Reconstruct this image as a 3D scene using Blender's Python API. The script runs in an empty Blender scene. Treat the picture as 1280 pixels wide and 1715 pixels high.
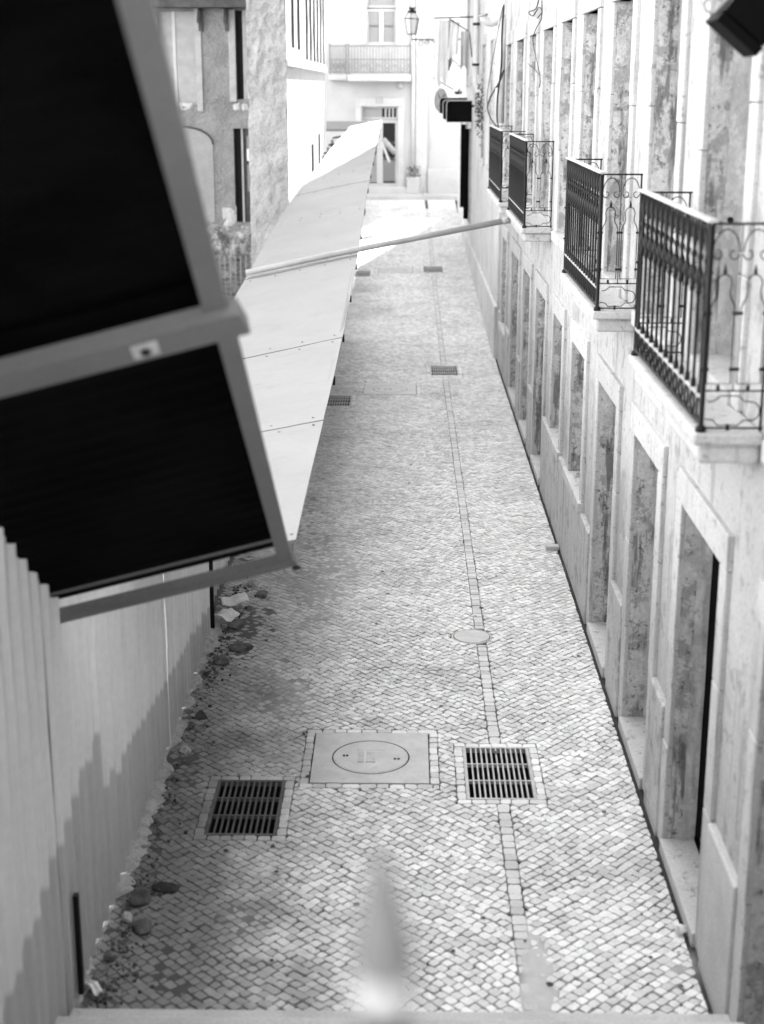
import bpy, bmesh, math, random
from mathutils import Vector, noise
random.seed(7)
rnd = random.random
def U(a, b): return a + (b - a) * rnd()

# ------------------------------------------------------------------ camera, sky, sun, exposure
FPX = 2500.0; CAMH = 4.5
PITCH = math.atan(712.5 / FPX); YAW = math.atan(40 / FPX * math.cos(PITCH))
scene = bpy.context.scene
col = scene.collection
cam_d = bpy.data.cameras.new('camera'); cam = bpy.data.objects.new('camera', cam_d); col.objects.link(cam)
cam.location = (0, 0, CAMH)
cam.rotation_euler = (math.pi / 2 - PITCH, 0, YAW)
cam_d.sensor_fit = 'HORIZONTAL'; cam_d.sensor_width = 36; cam_d.lens = 36 * FPX / 1280
cam_d.clip_start = 0.05; cam_d.clip_end = 800
cam_d.dof.use_dof = True; cam_d.dof.focus_distance = 13.5; cam_d.dof.aperture_fstop = 2.2
scene.camera = cam

SUN_EL, SUN_AZ = math.radians(50), math.radians(14.5)      # azimuth: to the right of the street's far end
world = bpy.data.worlds.new('World'); scene.world = world; world.use_nodes = True
wn, wl = world.node_tree.nodes, world.node_tree.links
wn.clear()
sky_t = wn.new('ShaderNodeTexSky'); sky_t.sky_type = 'NISHITA'; sky_t.sun_disc = False
sky_t.sun_elevation = SUN_EL; sky_t.sun_rotation = SUN_AZ
bw = wn.new('ShaderNodeRGBToBW'); bgn = wn.new('ShaderNodeBackground'); won = wn.new('ShaderNodeOutputWorld')
bgn.inputs['Strength'].default_value = 0.15
wl.new(sky_t.outputs[0], bw.inputs[0]); wl.new(bw.outputs[0], bgn.inputs['Color']); wl.new(bgn.outputs[0], won.inputs['Surface'])
sun_d = bpy.data.lights.new('sun', 'SUN'); sun_d.energy = 3.5; sun_d.angle = math.radians(0.53); sun_d.color = (1, 1, 1)
sun = bpy.data.objects.new('sun', sun_d); col.objects.link(sun)
SV = Vector((math.sin(SUN_AZ) * math.cos(SUN_EL), math.cos(SUN_AZ) * math.cos(SUN_EL), math.sin(SUN_EL)))
sun.rotation_euler = SV.to_track_quat('Z', 'Y').to_euler(); sun.location = SV * 60
vs = scene.view_settings
vs.view_transform = 'Standard'; vs.look = 'None'; vs.gamma = 1; vs.use_curve_mapping = False
vs.exposure = 3.35
scene.cycles.use_denoising = True; scene.cycles.use_adaptive_sampling = False
scene.cycles.max_bounces = 6; scene.cycles.diffuse_bounces = 4; scene.cycles.glossy_bounces = 2

# ------------------------------------------------------------------ measuring (survey of the photograph)
_fw = Vector((-math.sin(YAW) * math.cos(PITCH), math.cos(YAW) * math.cos(PITCH), -math.sin(PITCH)))
_rt = Vector((math.cos(YAW), math.sin(YAW), 0)); _up = _rt.cross(_fw); _C = Vector((0, 0, CAMH))
def ray(x, y): return _fw + _rt * ((x - 640) / FPX) - _up * ((y - 857.5) / FPX)
def onX(x, y, X): d = ray(x, y); return _C + d * (X / d.x)
def onY(x, y, Y): d = ray(x, y); return _C + d * (Y / d.y)
def proj(P):
    v = Vector(P) - _C; d = v.dot(_fw); return 640 + FPX * v.dot(_rt) / d, 857.5 - FPX * v.dot(_up) / d
def gz(Y):
    t = Y - 24
    return 0.0 if t <= 0 else .05 * (t - 3 * (1 - math.exp(-t / 3)))
def onG(x, y):
    d = ray(x, y); z = 0
    for _ in range(40):
        P = _C + d * ((z - CAMH) / d.z); z = .5 * z + .5 * gz(P.y)
    return P

# ------------------------------------------------------------------ helpers
WO = {}
def link(o, parent, org):
    col.objects.link(o)
    if parent is not None:
        o.parent = parent; o.location = org - WO[parent.name]
    else:
        o.location = org
    WO[o.name] = org.copy()
def tag(o, label=None, cat=None, group=None, kind=None):
    if label: o['label'] = label
    if cat: o['category'] = cat
    if group: o['group'] = group
    if kind: o['kind'] = kind
    return o
def empty(name, loc, parent=None):
    o = bpy.data.objects.new(name, None); o.empty_display_size = .2
    link(o, parent, Vector(loc)); return o
class MB:
    def __init__(s): s.v = []; s.f = []; s.sm = []
    def quad(s, a, b, c, d, sm=False):
        n = len(s.v); s.v += [tuple(a), tuple(b), tuple(c), tuple(d)]; s.f.append((n, n + 1, n + 2, n + 3)); s.sm.append(sm); return s
    def box(s, a, b, bev=0.0):
        x0, y0, z0 = [min(p, q) for p, q in zip(a, b)]; x1, y1, z1 = [max(p, q) for p, q in zip(a, b)]
        if bev <= 0:
            n = len(s.v)
            s.v += [(x0, y0, z0), (x1, y0, z0), (x1, y1, z0), (x0, y1, z0), (x0, y0, z1), (x1, y0, z1), (x1, y1, z1), (x0, y1, z1)]
            for f in ((3, 2, 1, 0), (4, 5, 6, 7), (0, 1, 5, 4), (1, 2, 6, 5), (2, 3, 7, 6), (3, 0, 4, 7)):
                s.f.append(tuple(n + i for i in f)); s.sm.append(False)
            return s
        bm = bmesh.new(); bmesh.ops.create_cube(bm, size=1)
        for v in bm.verts: v.co = Vector(((x0 + x1) / 2 + v.co.x * (x1 - x0), (y0 + y1) / 2 + v.co.y * (y1 - y0), (z0 + z1) / 2 + v.co.z * (z1 - z0)))
        bmesh.ops.bevel(bm, geom=bm.edges[:], offset=min(bev, .45 * min(x1 - x0, y1 - y0, z1 - z0)), segments=2, affect='EDGES', profile=.5)
        s.addbm(bm); return s
    def addbm(s, bm, sm=False):
        n = len(s.v); bm.verts.index_update()
        s.v += [tuple(v.co) for v in bm.verts]
        for f in bm.faces: s.f.append(tuple(n + v.index for v in f.verts)); s.sm.append(sm)
        bm.free(); return s
    def obox(s, c, ax, ay, az):           # oriented box: centre and three half-axes
        c, ax, ay, az = map(Vector, (c, ax, ay, az)); n = len(s.v)
        for k in (-1, 1):
            for i, j in ((-1, -1), (1, -1), (1, 1), (-1, 1)): s.v.append(tuple(c + ax * i + ay * j + az * k))
        for f in ((3, 2, 1, 0), (4, 5, 6, 7), (0, 1, 5, 4), (1, 2, 6, 5), (2, 3, 7, 6), (3, 0, 4, 7)):
            s.f.append(tuple(n + i for i in f)); s.sm.append(False)
        return s
    def tube(s, pts, r, seg=8, sm=True, closed=False, cap=True):
        pts = [Vector(p) for p in pts]; n0 = len(s.v); m = len(pts); nrm = None
        for i, p in enumerate(pts):
            if closed: t = pts[(i + 1) % m] - pts[i - 1]
            else: t = pts[min(i + 1, m - 1)] - pts[max(i - 1, 0)]
            t.normalize()
            if nrm is None:
                nrm = t.orthogonal().normalized()
            nrm = (nrm - t * nrm.dot(t)).normalized(); b = t.cross(nrm)
            rr = r[i] if isinstance(r, (list, tuple)) else r
            for k in range(seg):
                a = 2 * math.pi * k / seg; s.v.append(tuple(p + (nrm * math.cos(a) + b * math.sin(a)) * rr))
        for i in range(m if closed else m - 1):
            j = (i + 1) % m
            for k in range(seg):
                s.f.append((n0 + i * seg + k, n0 + i * seg + (k + 1) % seg, n0 + j * seg + (k + 1) % seg, n0 + j * seg + k)); s.sm.append(sm)
        if cap and not closed:
            s.f.append(tuple(n0 + k for k in reversed(range(seg)))); s.f.append(tuple(n0 + (m - 1) * seg + k for k in range(seg))); s.sm += [False, False]
        return s
    def grid(s, fn, nu, nv, sm=True):
        n = len(s.v)
        for j in range(nv + 1):
            for i in range(nu + 1): s.v.append(tuple(fn(i / nu, j / nv)))
        for j in range(nv):
            for i in range(nu):
                a = n + j * (nu + 1) + i; s.f.append((a, a + 1, a + nu + 2, a + nu + 1)); s.sm.append(sm)
        return s
    def build(s, name, mat, parent=None, org=None):
        if org is None:
            xs, ys, zs = zip(*s.v)
            org = Vector(((min(xs) + max(xs)) / 2, (min(ys) + max(ys)) / 2, min(zs)))
        else: org = Vector(org)
        me = bpy.data.meshes.new(name)
        me.from_pydata([(x - org.x, y - org.y, z - org.z) for x, y, z in s.v], [], s.f)
        me.polygons.foreach_set('use_smooth', s.sm); me.materials.append(mat); me.update()
        o = bpy.data.objects.new(name, me); link(o, parent, org); return o
def dup(o, delta, parent):
    c = o.copy(); col.objects.link(c); c.parent = parent
    org = WO[o.name] + Vector(delta); WO[c.name] = org
    c.location = org - WO[parent.name] if parent is not None else org
    return c
def fbm(x, y, z=0, o=4):
    return noise.fractal(Vector((x, y, z)), 1.0, 2.0, o)      # roughly -1..1
def sst(a, b, x):
    t = max(0, min(1, (x - a) / (b - a))); return t * t * (3 - 2 * t)

# ------------------------------------------------------------------ materials (grey scale: the film is black and white)
def M(name, c, var=.18, scale=2.0, rough=.85, bump=.25, bscale=60, bdist=.004, stain=None, streak=None, metal=0.0, island=0.0, spec=.3, grain=.12):
    m = bpy.data.materials.new(name); m.use_nodes = True
    N, L = m.node_tree.nodes, m.node_tree.links; N.clear()
    out = N.new('ShaderNodeOutputMaterial'); b = N.new('ShaderNodeBsdfPrincipled'); L.new(b.outputs[0], out.inputs[0])
    b.inputs['Roughness'].default_value = rough; b.inputs['Metallic'].default_value = metal; b.inputs['Specular IOR Level'].default_value = spec
    g = N.new('ShaderNodeNewGeometry')
    def nz(sc, det=6, vec=None, rg=.6):
        t = N.new('ShaderNodeTexNoise'); t.inputs['Scale'].default_value = sc; t.inputs['Detail'].default_value = det; t.inputs['Roughness'].default_value = rg
        L.new(vec if vec is not None else g.outputs['Position'], t.inputs['Vector']); return t.outputs['Fac']
    def ma(op, a, bb, cl=False):
        t = N.new('ShaderNodeMath'); t.operation = op; t.use_clamp = cl
        for i, q in enumerate((a, bb)):
            if isinstance(q, (int, float)): t.inputs[i].default_value = q
            else: L.new(q, t.inputs[i])
        return t.outputs[0]
    def mr(v, a, bb, c0, c1):
        t = N.new('ShaderNodeMapRange'); t.interpolation_type = 'SMOOTHSTEP'; L.new(v, t.inputs['Value'])
        for k, q in zip(('From Min', 'From Max', 'To Min', 'To Max'), (a, bb, c0, c1)): t.inputs[k].default_value = q
        return t.outputs['Result']
    val = mr(nz(scale), .3, .7, c * (1 - var), c * (1 + var))
    if grain: val = ma('MULTIPLY', val, mr(nz(bscale, 4), .25, .75, 1 - grain, 1 + grain))
    if island:
        oi = N.new('ShaderNodeObjectInfo')
        r = ma('FRACT', ma('ADD', g.outputs['Random Per Island'], oi.outputs['Random']), 0)
        val = ma('MULTIPLY', val, mr(r, 0, 1, 1 - island, 1 + island))
    def mix(val, fac, colv):
        return ma('ADD', ma('MULTIPLY', val, ma('SUBTRACT', 1.0, fac)), ma('MULTIPLY', fac, colv))
    if stain:
        for (sc, lo, hi, cc, amt) in stain:
            val = mix(val, mr(nz(sc, 8, None, .7), lo, hi, 0, amt), cc)
    if streak:
        for (sxy, sz, lo, hi, cc, amt) in streak:
            mp = N.new('ShaderNodeMapping'); mp.inputs['Scale'].default_value = (sxy, sxy, sz); L.new(g.outputs['Position'], mp.inputs['Vector'])
            val = mix(val, mr(nz(1.0, 6, mp.outputs[0], .65), lo, hi, 0, amt), cc)
    rgb = N.new('ShaderNodeCombineColor')
    for i in range(3): L.new(val, rgb.inputs[i])
    L.new(rgb.outputs[0], b.inputs['Base Color'])
    if bump:
        bp = N.new('ShaderNodeBump'); bp.inputs['Strength'].default_value = bump; bp.inputs['Distance'].default_value = bdist
        L.new(ma('ADD', nz(bscale, 5), ma('MULTIPLY', nz(bscale * .22, 4), 1.5)), bp.inputs['Height']); L.new(bp.outputs[0], b.inputs['Normal'])
    m['val'] = 1
    return m
MT = {}
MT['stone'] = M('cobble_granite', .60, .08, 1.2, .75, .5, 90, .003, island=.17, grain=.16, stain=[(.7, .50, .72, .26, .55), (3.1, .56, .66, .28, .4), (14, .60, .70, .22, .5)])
MT['strip'] = M('drain_stone', .50, .08, 2, .7, .3, 80, .002, island=.15)
MT['plaster'] = M('wall_plaster', .42, .10, 1.3, .9, .6, 40, .008, stain=[(5.5, .55, .60, .24, .7), (1.6, .53, .62, .26, .65), (2.6, .50, .75, .25, .6), (14, .62, .68, .16, .6), (45, .62, .70, .2, .5)], streak=[(7, .6, .55, .68, .22, .6), (22, .8, .58, .66, .2, .5)])
MT['plaster_b'] = M('weathered_plaster', .52, .12, 1.1, .9, .4, 60, .004, stain=[(1.3, .55, .8, .3, .5), (5, .60, .66, .12, .7)], streak=[(4, .4, .54, .7, .28, .6)])
MT['limestone'] = M('limestone_trim', .44, .07, 3, .75, .3, 60, .004, island=.07, stain=[(13, .58, .62, .17, .6), (5, .55, .75, .28, .6), (40, .60, .70, .2, .5)], streak=[(14, .9, .56, .66, .2, .55)])
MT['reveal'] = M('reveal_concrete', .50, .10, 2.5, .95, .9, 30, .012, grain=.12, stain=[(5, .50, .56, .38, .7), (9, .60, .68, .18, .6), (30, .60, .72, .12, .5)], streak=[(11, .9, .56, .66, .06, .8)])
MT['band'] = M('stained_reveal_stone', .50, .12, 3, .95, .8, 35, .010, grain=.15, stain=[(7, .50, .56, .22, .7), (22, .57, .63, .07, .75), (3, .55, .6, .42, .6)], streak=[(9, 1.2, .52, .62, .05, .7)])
MT['infill'] = M('blocked_infill', .30, .15, 3, .95, .5, 40, .006, stain=[(3, .5, .8, .2, .6)])
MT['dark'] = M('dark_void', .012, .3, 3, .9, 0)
MT['iron'] = M('black_iron', .004, .3, 8, .55, .2, 120, .001, spec=.25)
MT['iron_top'] = M('worn_rail', .42, .25, 6, .45, .2, 90, .001, spec=.6)
MT['castiron'] = M('grey_cast_iron', .44, .10, 6, .6, .25, 150, .001, stain=[(9, .6, .7, .25, .4)])
MT['grate'] = M('grate_steel', .33, .2, 9, .5, .2, 120, .001, spec=.5)
MT['concrete'] = M('step_concrete', .42, .12, 2.2, .9, .4, 60, .003, stain=[(5, .58, .7, .25, .5)])
MT['mortar'] = M('white_mortar', .42, .2, 6, .95, .8, 35, .012, stain=[(6, .56, .66, .16, .7)])
MT['rubble'] = M('rubble_dark', .10, .5, 9, .95, .8, 40, .01, island=.4)
MT['sheet'] = M('fence_sheet', .40, .05, 1.0, .5, .1, 20, .002, spec=.4, grain=.04, streak=[(5, .25, .56, .8, .28, .4)])
MT['canopy'] = M('canopy_sheet', .195, .05, 1.2, .55, .12, 25, .002, grain=.04, stain=[(2.5, .56, .7, .14, .4), (30, .66, .7, .08, .6)], streak=[(2, 6, .5, .75, .14, .5)])
MT['tube'] = M('galvanised_tube', .26, .1, 5, .45, .15, 90, .001, spec=.5)
MT['frame'] = M('frame_steel', .155, .08, 3, .6, .1, 80, .001)
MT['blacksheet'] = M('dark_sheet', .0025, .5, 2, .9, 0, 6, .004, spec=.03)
MT['rough'] = M('rough_render', .38, .12, 2.0, .95, 1.0, 22, .05, stain=[(3, .56, .7, .36, .5), (9, .64, .72, .7, .6)])
MT['roughdark'] = M('broken_masonry', .22, .5, 5, .95, 1.0, 18, .05, stain=[(7, .52, .6, .5, .7)])
MT['white'] = M('limewash_white', .62, .05, 2, .9, .2, 60, .003, streak=[(5, .4, .62, .8, .55, .3)])
MT['pale'] = M('pale_facade', .43, .06, .9, .9, .2, 50, .003, stain=[(1.6, .5, .8, .28, .6)])
MT['wood'] = M('dark_wood', .06, .3, 6, .8, .3, 60, .003)
MT['greywood'] = M('grey_joinery', .32, .1, 5, .7, .1, 60, .002)
MT['paintwhite'] = M('white_joinery', .46, .05, 5, .5, .1, 60, .001)
MT['cloth'] = M('white_cloth', .78, .04, 4, .95, .2, 120, .001)
MT['cloth2'] = M('grey_cloth', .42, .1, 4, .95, .2, 120, .001)
MT['black'] = M('black_board', .003, .2, 4, .7, 0, spec=.05)
MT['plastic'] = M('grey_plastic_pipe', .55, .08, 3, .5, .05, 40, .001)
MT['cable'] = M('black_cable', .03, .2, 4, .6, 0)
MT['paper'] = M('paper_scrap', .75, .08, 9, .9, .2, 60, .002)
MT['leaf'] = M('plant_leaf', .06, .3, 9, .7, 0, island=.4)
MT['iron_dull'] = M('dull_iron', .15, .1, 9, .6, 0)
MT['trim_e'] = M('end_trim', .46, .06, 3, .8, .2, 60, .002)
MT['yard'] = M('yard_render', .24, .16, 2.0, .95, 1.0, 22, .05, stain=[(3, .52, .66, .15, .5), (6, .62, .68, .4, .6)])
MT['grate_dark'] = M('dark_grate', .10, .3, 9, .7, .2, 120, .001)  # darker iron tone for the grate nearest the fence
MT['yard2'] = M('arch_infill', .27, .1, 2, .95, .3, 40, .004)
MT['ground'] = M('ground_soil', .22, .2, .5, .95, .5, 20, .02)
def glass(name, c, rough=.08):
    m = bpy.data.materials.new(name); m.use_nodes = True
    b = m.node_tree.nodes['Principled BSDF']; b.inputs['Base Color'].default_value = (c, c, c, 1); b.inputs['Roughness'].default_value = rough
    b.inputs['Specular IOR Level'].default_value = .6; return m
MT['pane'] = glass('window_glass', .02); MT['curtain'] = glass('curtained_glass', .24, .5); MT['lampglass'] = glass('frosted_lamp_glass', .5, .25)
def sheet_sand():
    m = M('joint_soil_and_sand', .028, .3, 8, .97, .6, 120, .004)
    N, L = m.node_tree.nodes, m.node_tree.links
    b = [n for n in N if n.type == 'BSDF_PRINCIPLED'][0]
    src = b.inputs['Base Color'].links[0].from_socket
    a = N.new('ShaderNodeAttribute'); a.attribute_name = 'sand'
    d = N.new('ShaderNodeAttribute'); d.attribute_name = 'dirt'
    mx = N.new('ShaderNodeMix'); mx.data_type = 'RGBA'
    n2 = N.new('ShaderNodeTexNoise'); n2.inputs['Scale'].default_value = 7; n2.inputs['Detail'].default_value = 8
    g = N.new('ShaderNodeNewGeometry'); L.new(g.outputs['Position'], n2.inputs['Vector'])
    cr = N.new('ShaderNodeValToRGB'); cr.color_ramp.elements[0].position = .3; cr.color_ramp.elements[1].position = .7
    cr.color_ramp.elements[0].color = (.36, .36, .36, 1); cr.color_ramp.elements[1].color = (.50, .50, .50, 1)
    L.new(n2.outputs['Fac'], cr.inputs[0])
    L.new(a.outputs['Fac'], mx.inputs['Factor']); L.new(src, mx.inputs['A']); L.new(cr.outputs[0], mx.inputs['B'])
    m2 = N.new('ShaderNodeMix'); m2.data_type = 'RGBA'; L.new(d.outputs['Fac'], m2.inputs['Factor']); L.new(mx.outputs['Result'], m2.inputs['A'])
    m2.inputs['B'].default_value = (.12, .12, .12, 1)
    L.new(m2.outputs['Result'], b.inputs['Base Color']); return m
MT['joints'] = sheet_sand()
def add_grime_shade(m, c=.07, amt=.78):            # soil on the setts along the fence, deepened to paint in canopy shade
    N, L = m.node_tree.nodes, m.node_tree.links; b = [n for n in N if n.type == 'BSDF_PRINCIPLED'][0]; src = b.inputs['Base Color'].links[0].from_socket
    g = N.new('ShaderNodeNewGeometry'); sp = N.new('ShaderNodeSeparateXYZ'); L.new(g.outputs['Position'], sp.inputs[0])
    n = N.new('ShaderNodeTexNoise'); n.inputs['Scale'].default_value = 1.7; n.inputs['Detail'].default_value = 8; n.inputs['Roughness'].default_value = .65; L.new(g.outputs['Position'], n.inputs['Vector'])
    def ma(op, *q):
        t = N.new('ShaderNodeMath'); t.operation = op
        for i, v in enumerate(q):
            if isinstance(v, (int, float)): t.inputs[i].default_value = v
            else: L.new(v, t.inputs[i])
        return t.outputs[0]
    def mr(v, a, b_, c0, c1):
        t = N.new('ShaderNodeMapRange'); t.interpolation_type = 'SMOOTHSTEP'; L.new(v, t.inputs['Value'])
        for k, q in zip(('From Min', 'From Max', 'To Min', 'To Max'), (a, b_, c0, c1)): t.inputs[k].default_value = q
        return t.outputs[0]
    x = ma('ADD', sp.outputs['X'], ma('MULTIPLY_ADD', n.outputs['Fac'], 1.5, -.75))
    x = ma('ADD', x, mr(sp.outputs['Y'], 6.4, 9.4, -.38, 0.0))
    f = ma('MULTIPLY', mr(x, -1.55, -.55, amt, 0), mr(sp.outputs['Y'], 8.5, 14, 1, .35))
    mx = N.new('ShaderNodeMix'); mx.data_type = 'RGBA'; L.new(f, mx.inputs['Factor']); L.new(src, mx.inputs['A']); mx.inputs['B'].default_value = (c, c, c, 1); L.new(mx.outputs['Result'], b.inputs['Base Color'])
add_grime_shade(MT['stone']); add_grime_shade(MT['joints'], .05)

# ------------------------------------------------------------------ street: bed, cobbles, drain line
WX = 1.62; FX = -1.64; Y0 = 6.36; YE = 49.0; DX = .655
ground = tag(MB().quad((-300, -200, -.9), (300, -200, -.9), (300, 500, -.9), (-300, 500, -.9)).build('ground', MT['ground']), kind='structure')
lot = MB().grid(lambda u, v: (-40 + u * 38.3, -4 + v * 32, -.06 + gz(-4 + v * 32) + .10 * fbm(-40 + u * 38.3, v * 30)), 60, 60).build('lot_ground', MT['ground']); tag(lot, kind='structure')

# covers set into the street: (x0, x1, y0, y1)
def cover_row(yR, yM, yL):
    R = (.42, .885, yR - .405, yR + .405); Mh = (-.635, .185, yM - .41, yM + .41); Lg = (-1.245, -.79, yL - .385, yL + .385); return R, Mh, Lg
ym3 = onG(660, 452.5).y; yr3 = onG(712, 451).y; yl3 = onG(597, 458).y
GR, MH, GL = [], [], []
for a in ((9.32, 9.54, 8.79), (24.3, 22.72, 21.84), (yr3, ym3, yl3)):
    r_, m_, l_ = cover_row(*a); GR.append(r_); MH.append(m_); GL.append(l_)
holes = GR + MH + GL
ROUND = (.58, 11.93, .165)
BORD = .062

patches = [(.72, 6.85, .17, .8, .86, 0), (-.75, 13.8, .55, 2.4, .74, .05), (-.95, 10.7, .5, 1.0, .70, .1), (-1.38, 12.2, .36, 1.2, .76, .9),
           (-1.3, 7.0, .5, .6, .66, .9), (-.95, 7.4, .3, .4, .7, .5), (-1.5, 9.0, .2, 2.4, .7, .7), (-1.2, 15.5, .5, 2, .7, .3), (-.95, 22, .3, .8, .5, .2),
           (1.1, 13.5, .4, .5, .5, 0), (.2, 15.5, .5, .5, .55, 0), (1.45, 7.0, .22, .4, .6, .3)]
def sanddirt(x, y):
    s = .08 + .6 * fbm(x * .9 + 11, y * .55, 3.1, 4)
    s += .25 * fbm(x * 4, y * 4, 1.7, 3)
    d = 0
    for cx, cy, rx, ry, st, dk in patches:
        q = math.hypot((x - cx) / rx, (y - cy) / ry) + .35 * fbm(x * 3.1, y * 3.1, cy, 3)
        w = 1 - sst(.25, 1.25, q); s = max(s, w * st * 1.15 + .22 * fbm(x * 11, y * 11, 2, 3) * w); d = max(d, w * dk)
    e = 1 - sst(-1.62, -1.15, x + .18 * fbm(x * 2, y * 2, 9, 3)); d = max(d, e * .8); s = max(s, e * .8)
    return max(0, min(1, s)), max(0, min(1, d))
street = empty('street', (0, 6.5, 0)); tag(street, kind='structure')
def bed():
    v, f, sa, di = [], [], [], []
    xs = [-1.9 + i * .05 for i in range(int(3.75 / .05) + 1)]
    ys = []; y = Y0
    while y < YE + 8: ys.append(y); y += .05 if y < 16 else (.1 if y < 30 else .2)
    for y in ys:
        for x in xs:
            s, d = sanddirt(x, y)
            z = gz(y) - .015 + .0125 * sst(.1, .75, s) + .006 * sst(.75, 1.0, s)
            v.append((x, y, z)); sa.append(sst(.3, .85, s)); di.append(d)
    n = len(xs)
    for j in range(len(ys) - 1):
        for i in range(n - 1):
            cx, cy = (xs[i] + xs[i + 1]) / 2, (ys[j] + ys[j + 1]) / 2
            if any(h[0] + .0 < cx < h[1] - .0 and h[2] + .0 < cy < h[3] - .0 for h in GR + GL): continue
            f.append((j * n + i, j * n + i + 1, (j + 1) * n + i + 1, (j + 1) * n + i))
    me = bpy.data.meshes.new('joint_bed'); me.from_pydata([(a, b - 6.5, c) for a, b, c in v], [], f)
    me.materials.append(MT['joints'])
    for nm, arr in (('sand', sa), ('dirt', di)):
        at = me.attributes.new(nm, 'FLOAT', 'POINT'); at.data.foreach_set('value', arr)
    me.polygons.foreach_set('use_smooth', [True] * len(f))
    o = bpy.data.objects.new('joint_bed', me); link(o, street, Vector((0, 6.5, 0))); return o
bed()
def clip(poly, px, py, nx, ny):           # keep the side where (p - P).n <= 0
    out = []; k = len(poly)
    for i in range(k):
        a, b = poly[i], poly[(i + 1) % k]
        da = (a[0] - px) * nx + (a[1] - py) * ny; db = (b[0] - px) * nx + (b[1] - py) * ny
        if da <= 0: out.append(a)
        if da * db < 0:
            t = da / (da - db); out.append((a[0] + (b[0] - a[0]) * t, a[1] + (b[1] - a[1]) * t))
    return out
def area(p): return abs(sum(p[i][0] * p[(i + 1) % len(p)][1] - p[(i + 1) % len(p)][0] * p[i][1] for i in range(len(p)))) / 2
def shrink(p, j):
    cx = sum(a for a, b in p) / len(p); cy = sum(b for a, b in p) / len(p); out = []
    for a, b in p:
        d = math.hypot(a - cx, b - cy); k = max(.3, 1 - j / max(d, .01)); out.append((cx + (a - cx) * k, cy + (b - cy) * k))
    return out
def stone(mb, poly, joint, h, fine, lift=0.0):
    poly = shrink(poly, joint)
    if len(poly) < 3: return
    if fine:
        q = []; k = len(poly)
        for i in range(k):
            a, b, c = poly[i - 1], poly[i], poly[(i + 1) % k]
            t1, t2 = U(.08, .2), U(.08, .2)
            q.append((b[0] + (a[0] - b[0]) * t1, b[1] + (a[1] - b[1]) * t1)); q.append((b[0] + (c[0] - b[0]) * t2, b[1] + (c[1] - b[1]) * t2))
        poly = q
    k = len(poly); cx = sum(a for a, b in poly) / k; cy = sum(b for a, b in poly) / k
    tx, ty = U(-.03, .03), U(-.03, .03); z0 = gz(cy) + U(-.0035, .003) + lift; n = len(mb.v)
    sg = .05 * (1 - 3 / 3 * math.exp(-(cy - 24) / 3)) if cy > 24 else 0
    for sc, dz in ((1.02, -.03), (1.0, -.007), (.965, -.0018), (.88, 0.0)) if fine else ((1.0, -.03), (1.0, -.006), (.9, 0.0)):
        for a, b in poly:
            X, Y = cx + (a - cx) * sc, cy + (b - cy) * sc
            mb.v.append((X, Y, z0 + dz + (X - cx) * tx + (Y - cy) * (ty + sg)))
    rings = 4 if fine else 3
    for r in range(rings - 1):
        for i in range(k):
            a = n + r * k + i; b = n + r * k + (i + 1) % k; mb.f.append((a, b, b + k, a + k)); mb.sm.append(False)
    mb.f.append(tuple(n + (rings - 1) * k + i for i in range(k))); mb.sm.append(False)
polys = []
R2 = math.sqrt(.5); CW = .057
for side in (0, 1):
    d = (R2, -R2) if side == 0 else (R2, R2); nn = (R2, R2) if side == 0 else (R2, -R2)
    xr = (FX - .05, DX - .042) if side == 0 else (DX + .042, WX - .07)
    cs = [(x * nn[0] + y * nn[1]) for x in xr for y in (Y0, YE)]; ss = [(x * d[0] + y * d[1]) for x in xr for y in (Y0, YE)]
    for i in range(int(min(cs) / CW) - 1, int(max(cs) / CW) + 2):
        # the stretch of this course that crosses the strip
        c0 = (i + .5) * CW
        if side == 0: sa, sb = xr[0] / R2 - c0, xr[1] / R2 - c0          # x = R2*(s + c)
        else: sa, sb = xr[0] / R2 - c0, xr[1] / R2 - c0
        s = min(sa, sb) - .2 - rnd() * .1; s1 = max(sa, sb) + .2
        while s < s1:
            l = U(.050, .078); q = []
            for (a, b) in ((s, i * CW), (s + l, i * CW), (s + l, (i + 1) * CW), (s, (i + 1) * CW)):
                a += U(-.0055, .0055); b += U(-.005, .005) + .018 * math.sin(a * 1.9 + i * .05) + .010 * math.sin(a * 5.1 + 1)
                q.append((a * d[0] + b * nn[0], a * d[1] + b * nn[1]))
            s += l
            cx = sum(p[0] for p in q) / 4; cy = sum(p[1] for p in q) / 4
            if not (xr[0] - .1 < cx < xr[1] + .1 and Y0 < cy < YE + 6): continue
            q = clip(clip(q, xr[0], 0, -1, 0), xr[1], 0, 1, 0)
            for h in holes:
                x0, x1, y0, y1 = h[0] - BORD, h[1] + BORD, h[2] - BORD, h[3] + BORD
                if x0 - .15 < cx < x1 + .15 and y0 - .15 < cy < y1 + .15:
                    g = [(x0 - cx, (x0, 0, 1, 0)), (cx - x1, (x1, 0, -1, 0)), (y0 - cy, (0, y0, 0, 1)), (cy - y1, (0, y1, 0, -1))]
                    g.sort(key=lambda e: -e[0])
                    if g[0][0] < -.02: q = []; break
                    q = clip(q, *g[0][1])
            if len(q) < 3 or area(q) < .0007: continue
            if math.hypot(cx - ROUND[0], cy - ROUND[1]) < ROUND[2] + .012: continue
            polys.append((cy, cx, q, 'stone', U(.0016, .0050)))
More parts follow.
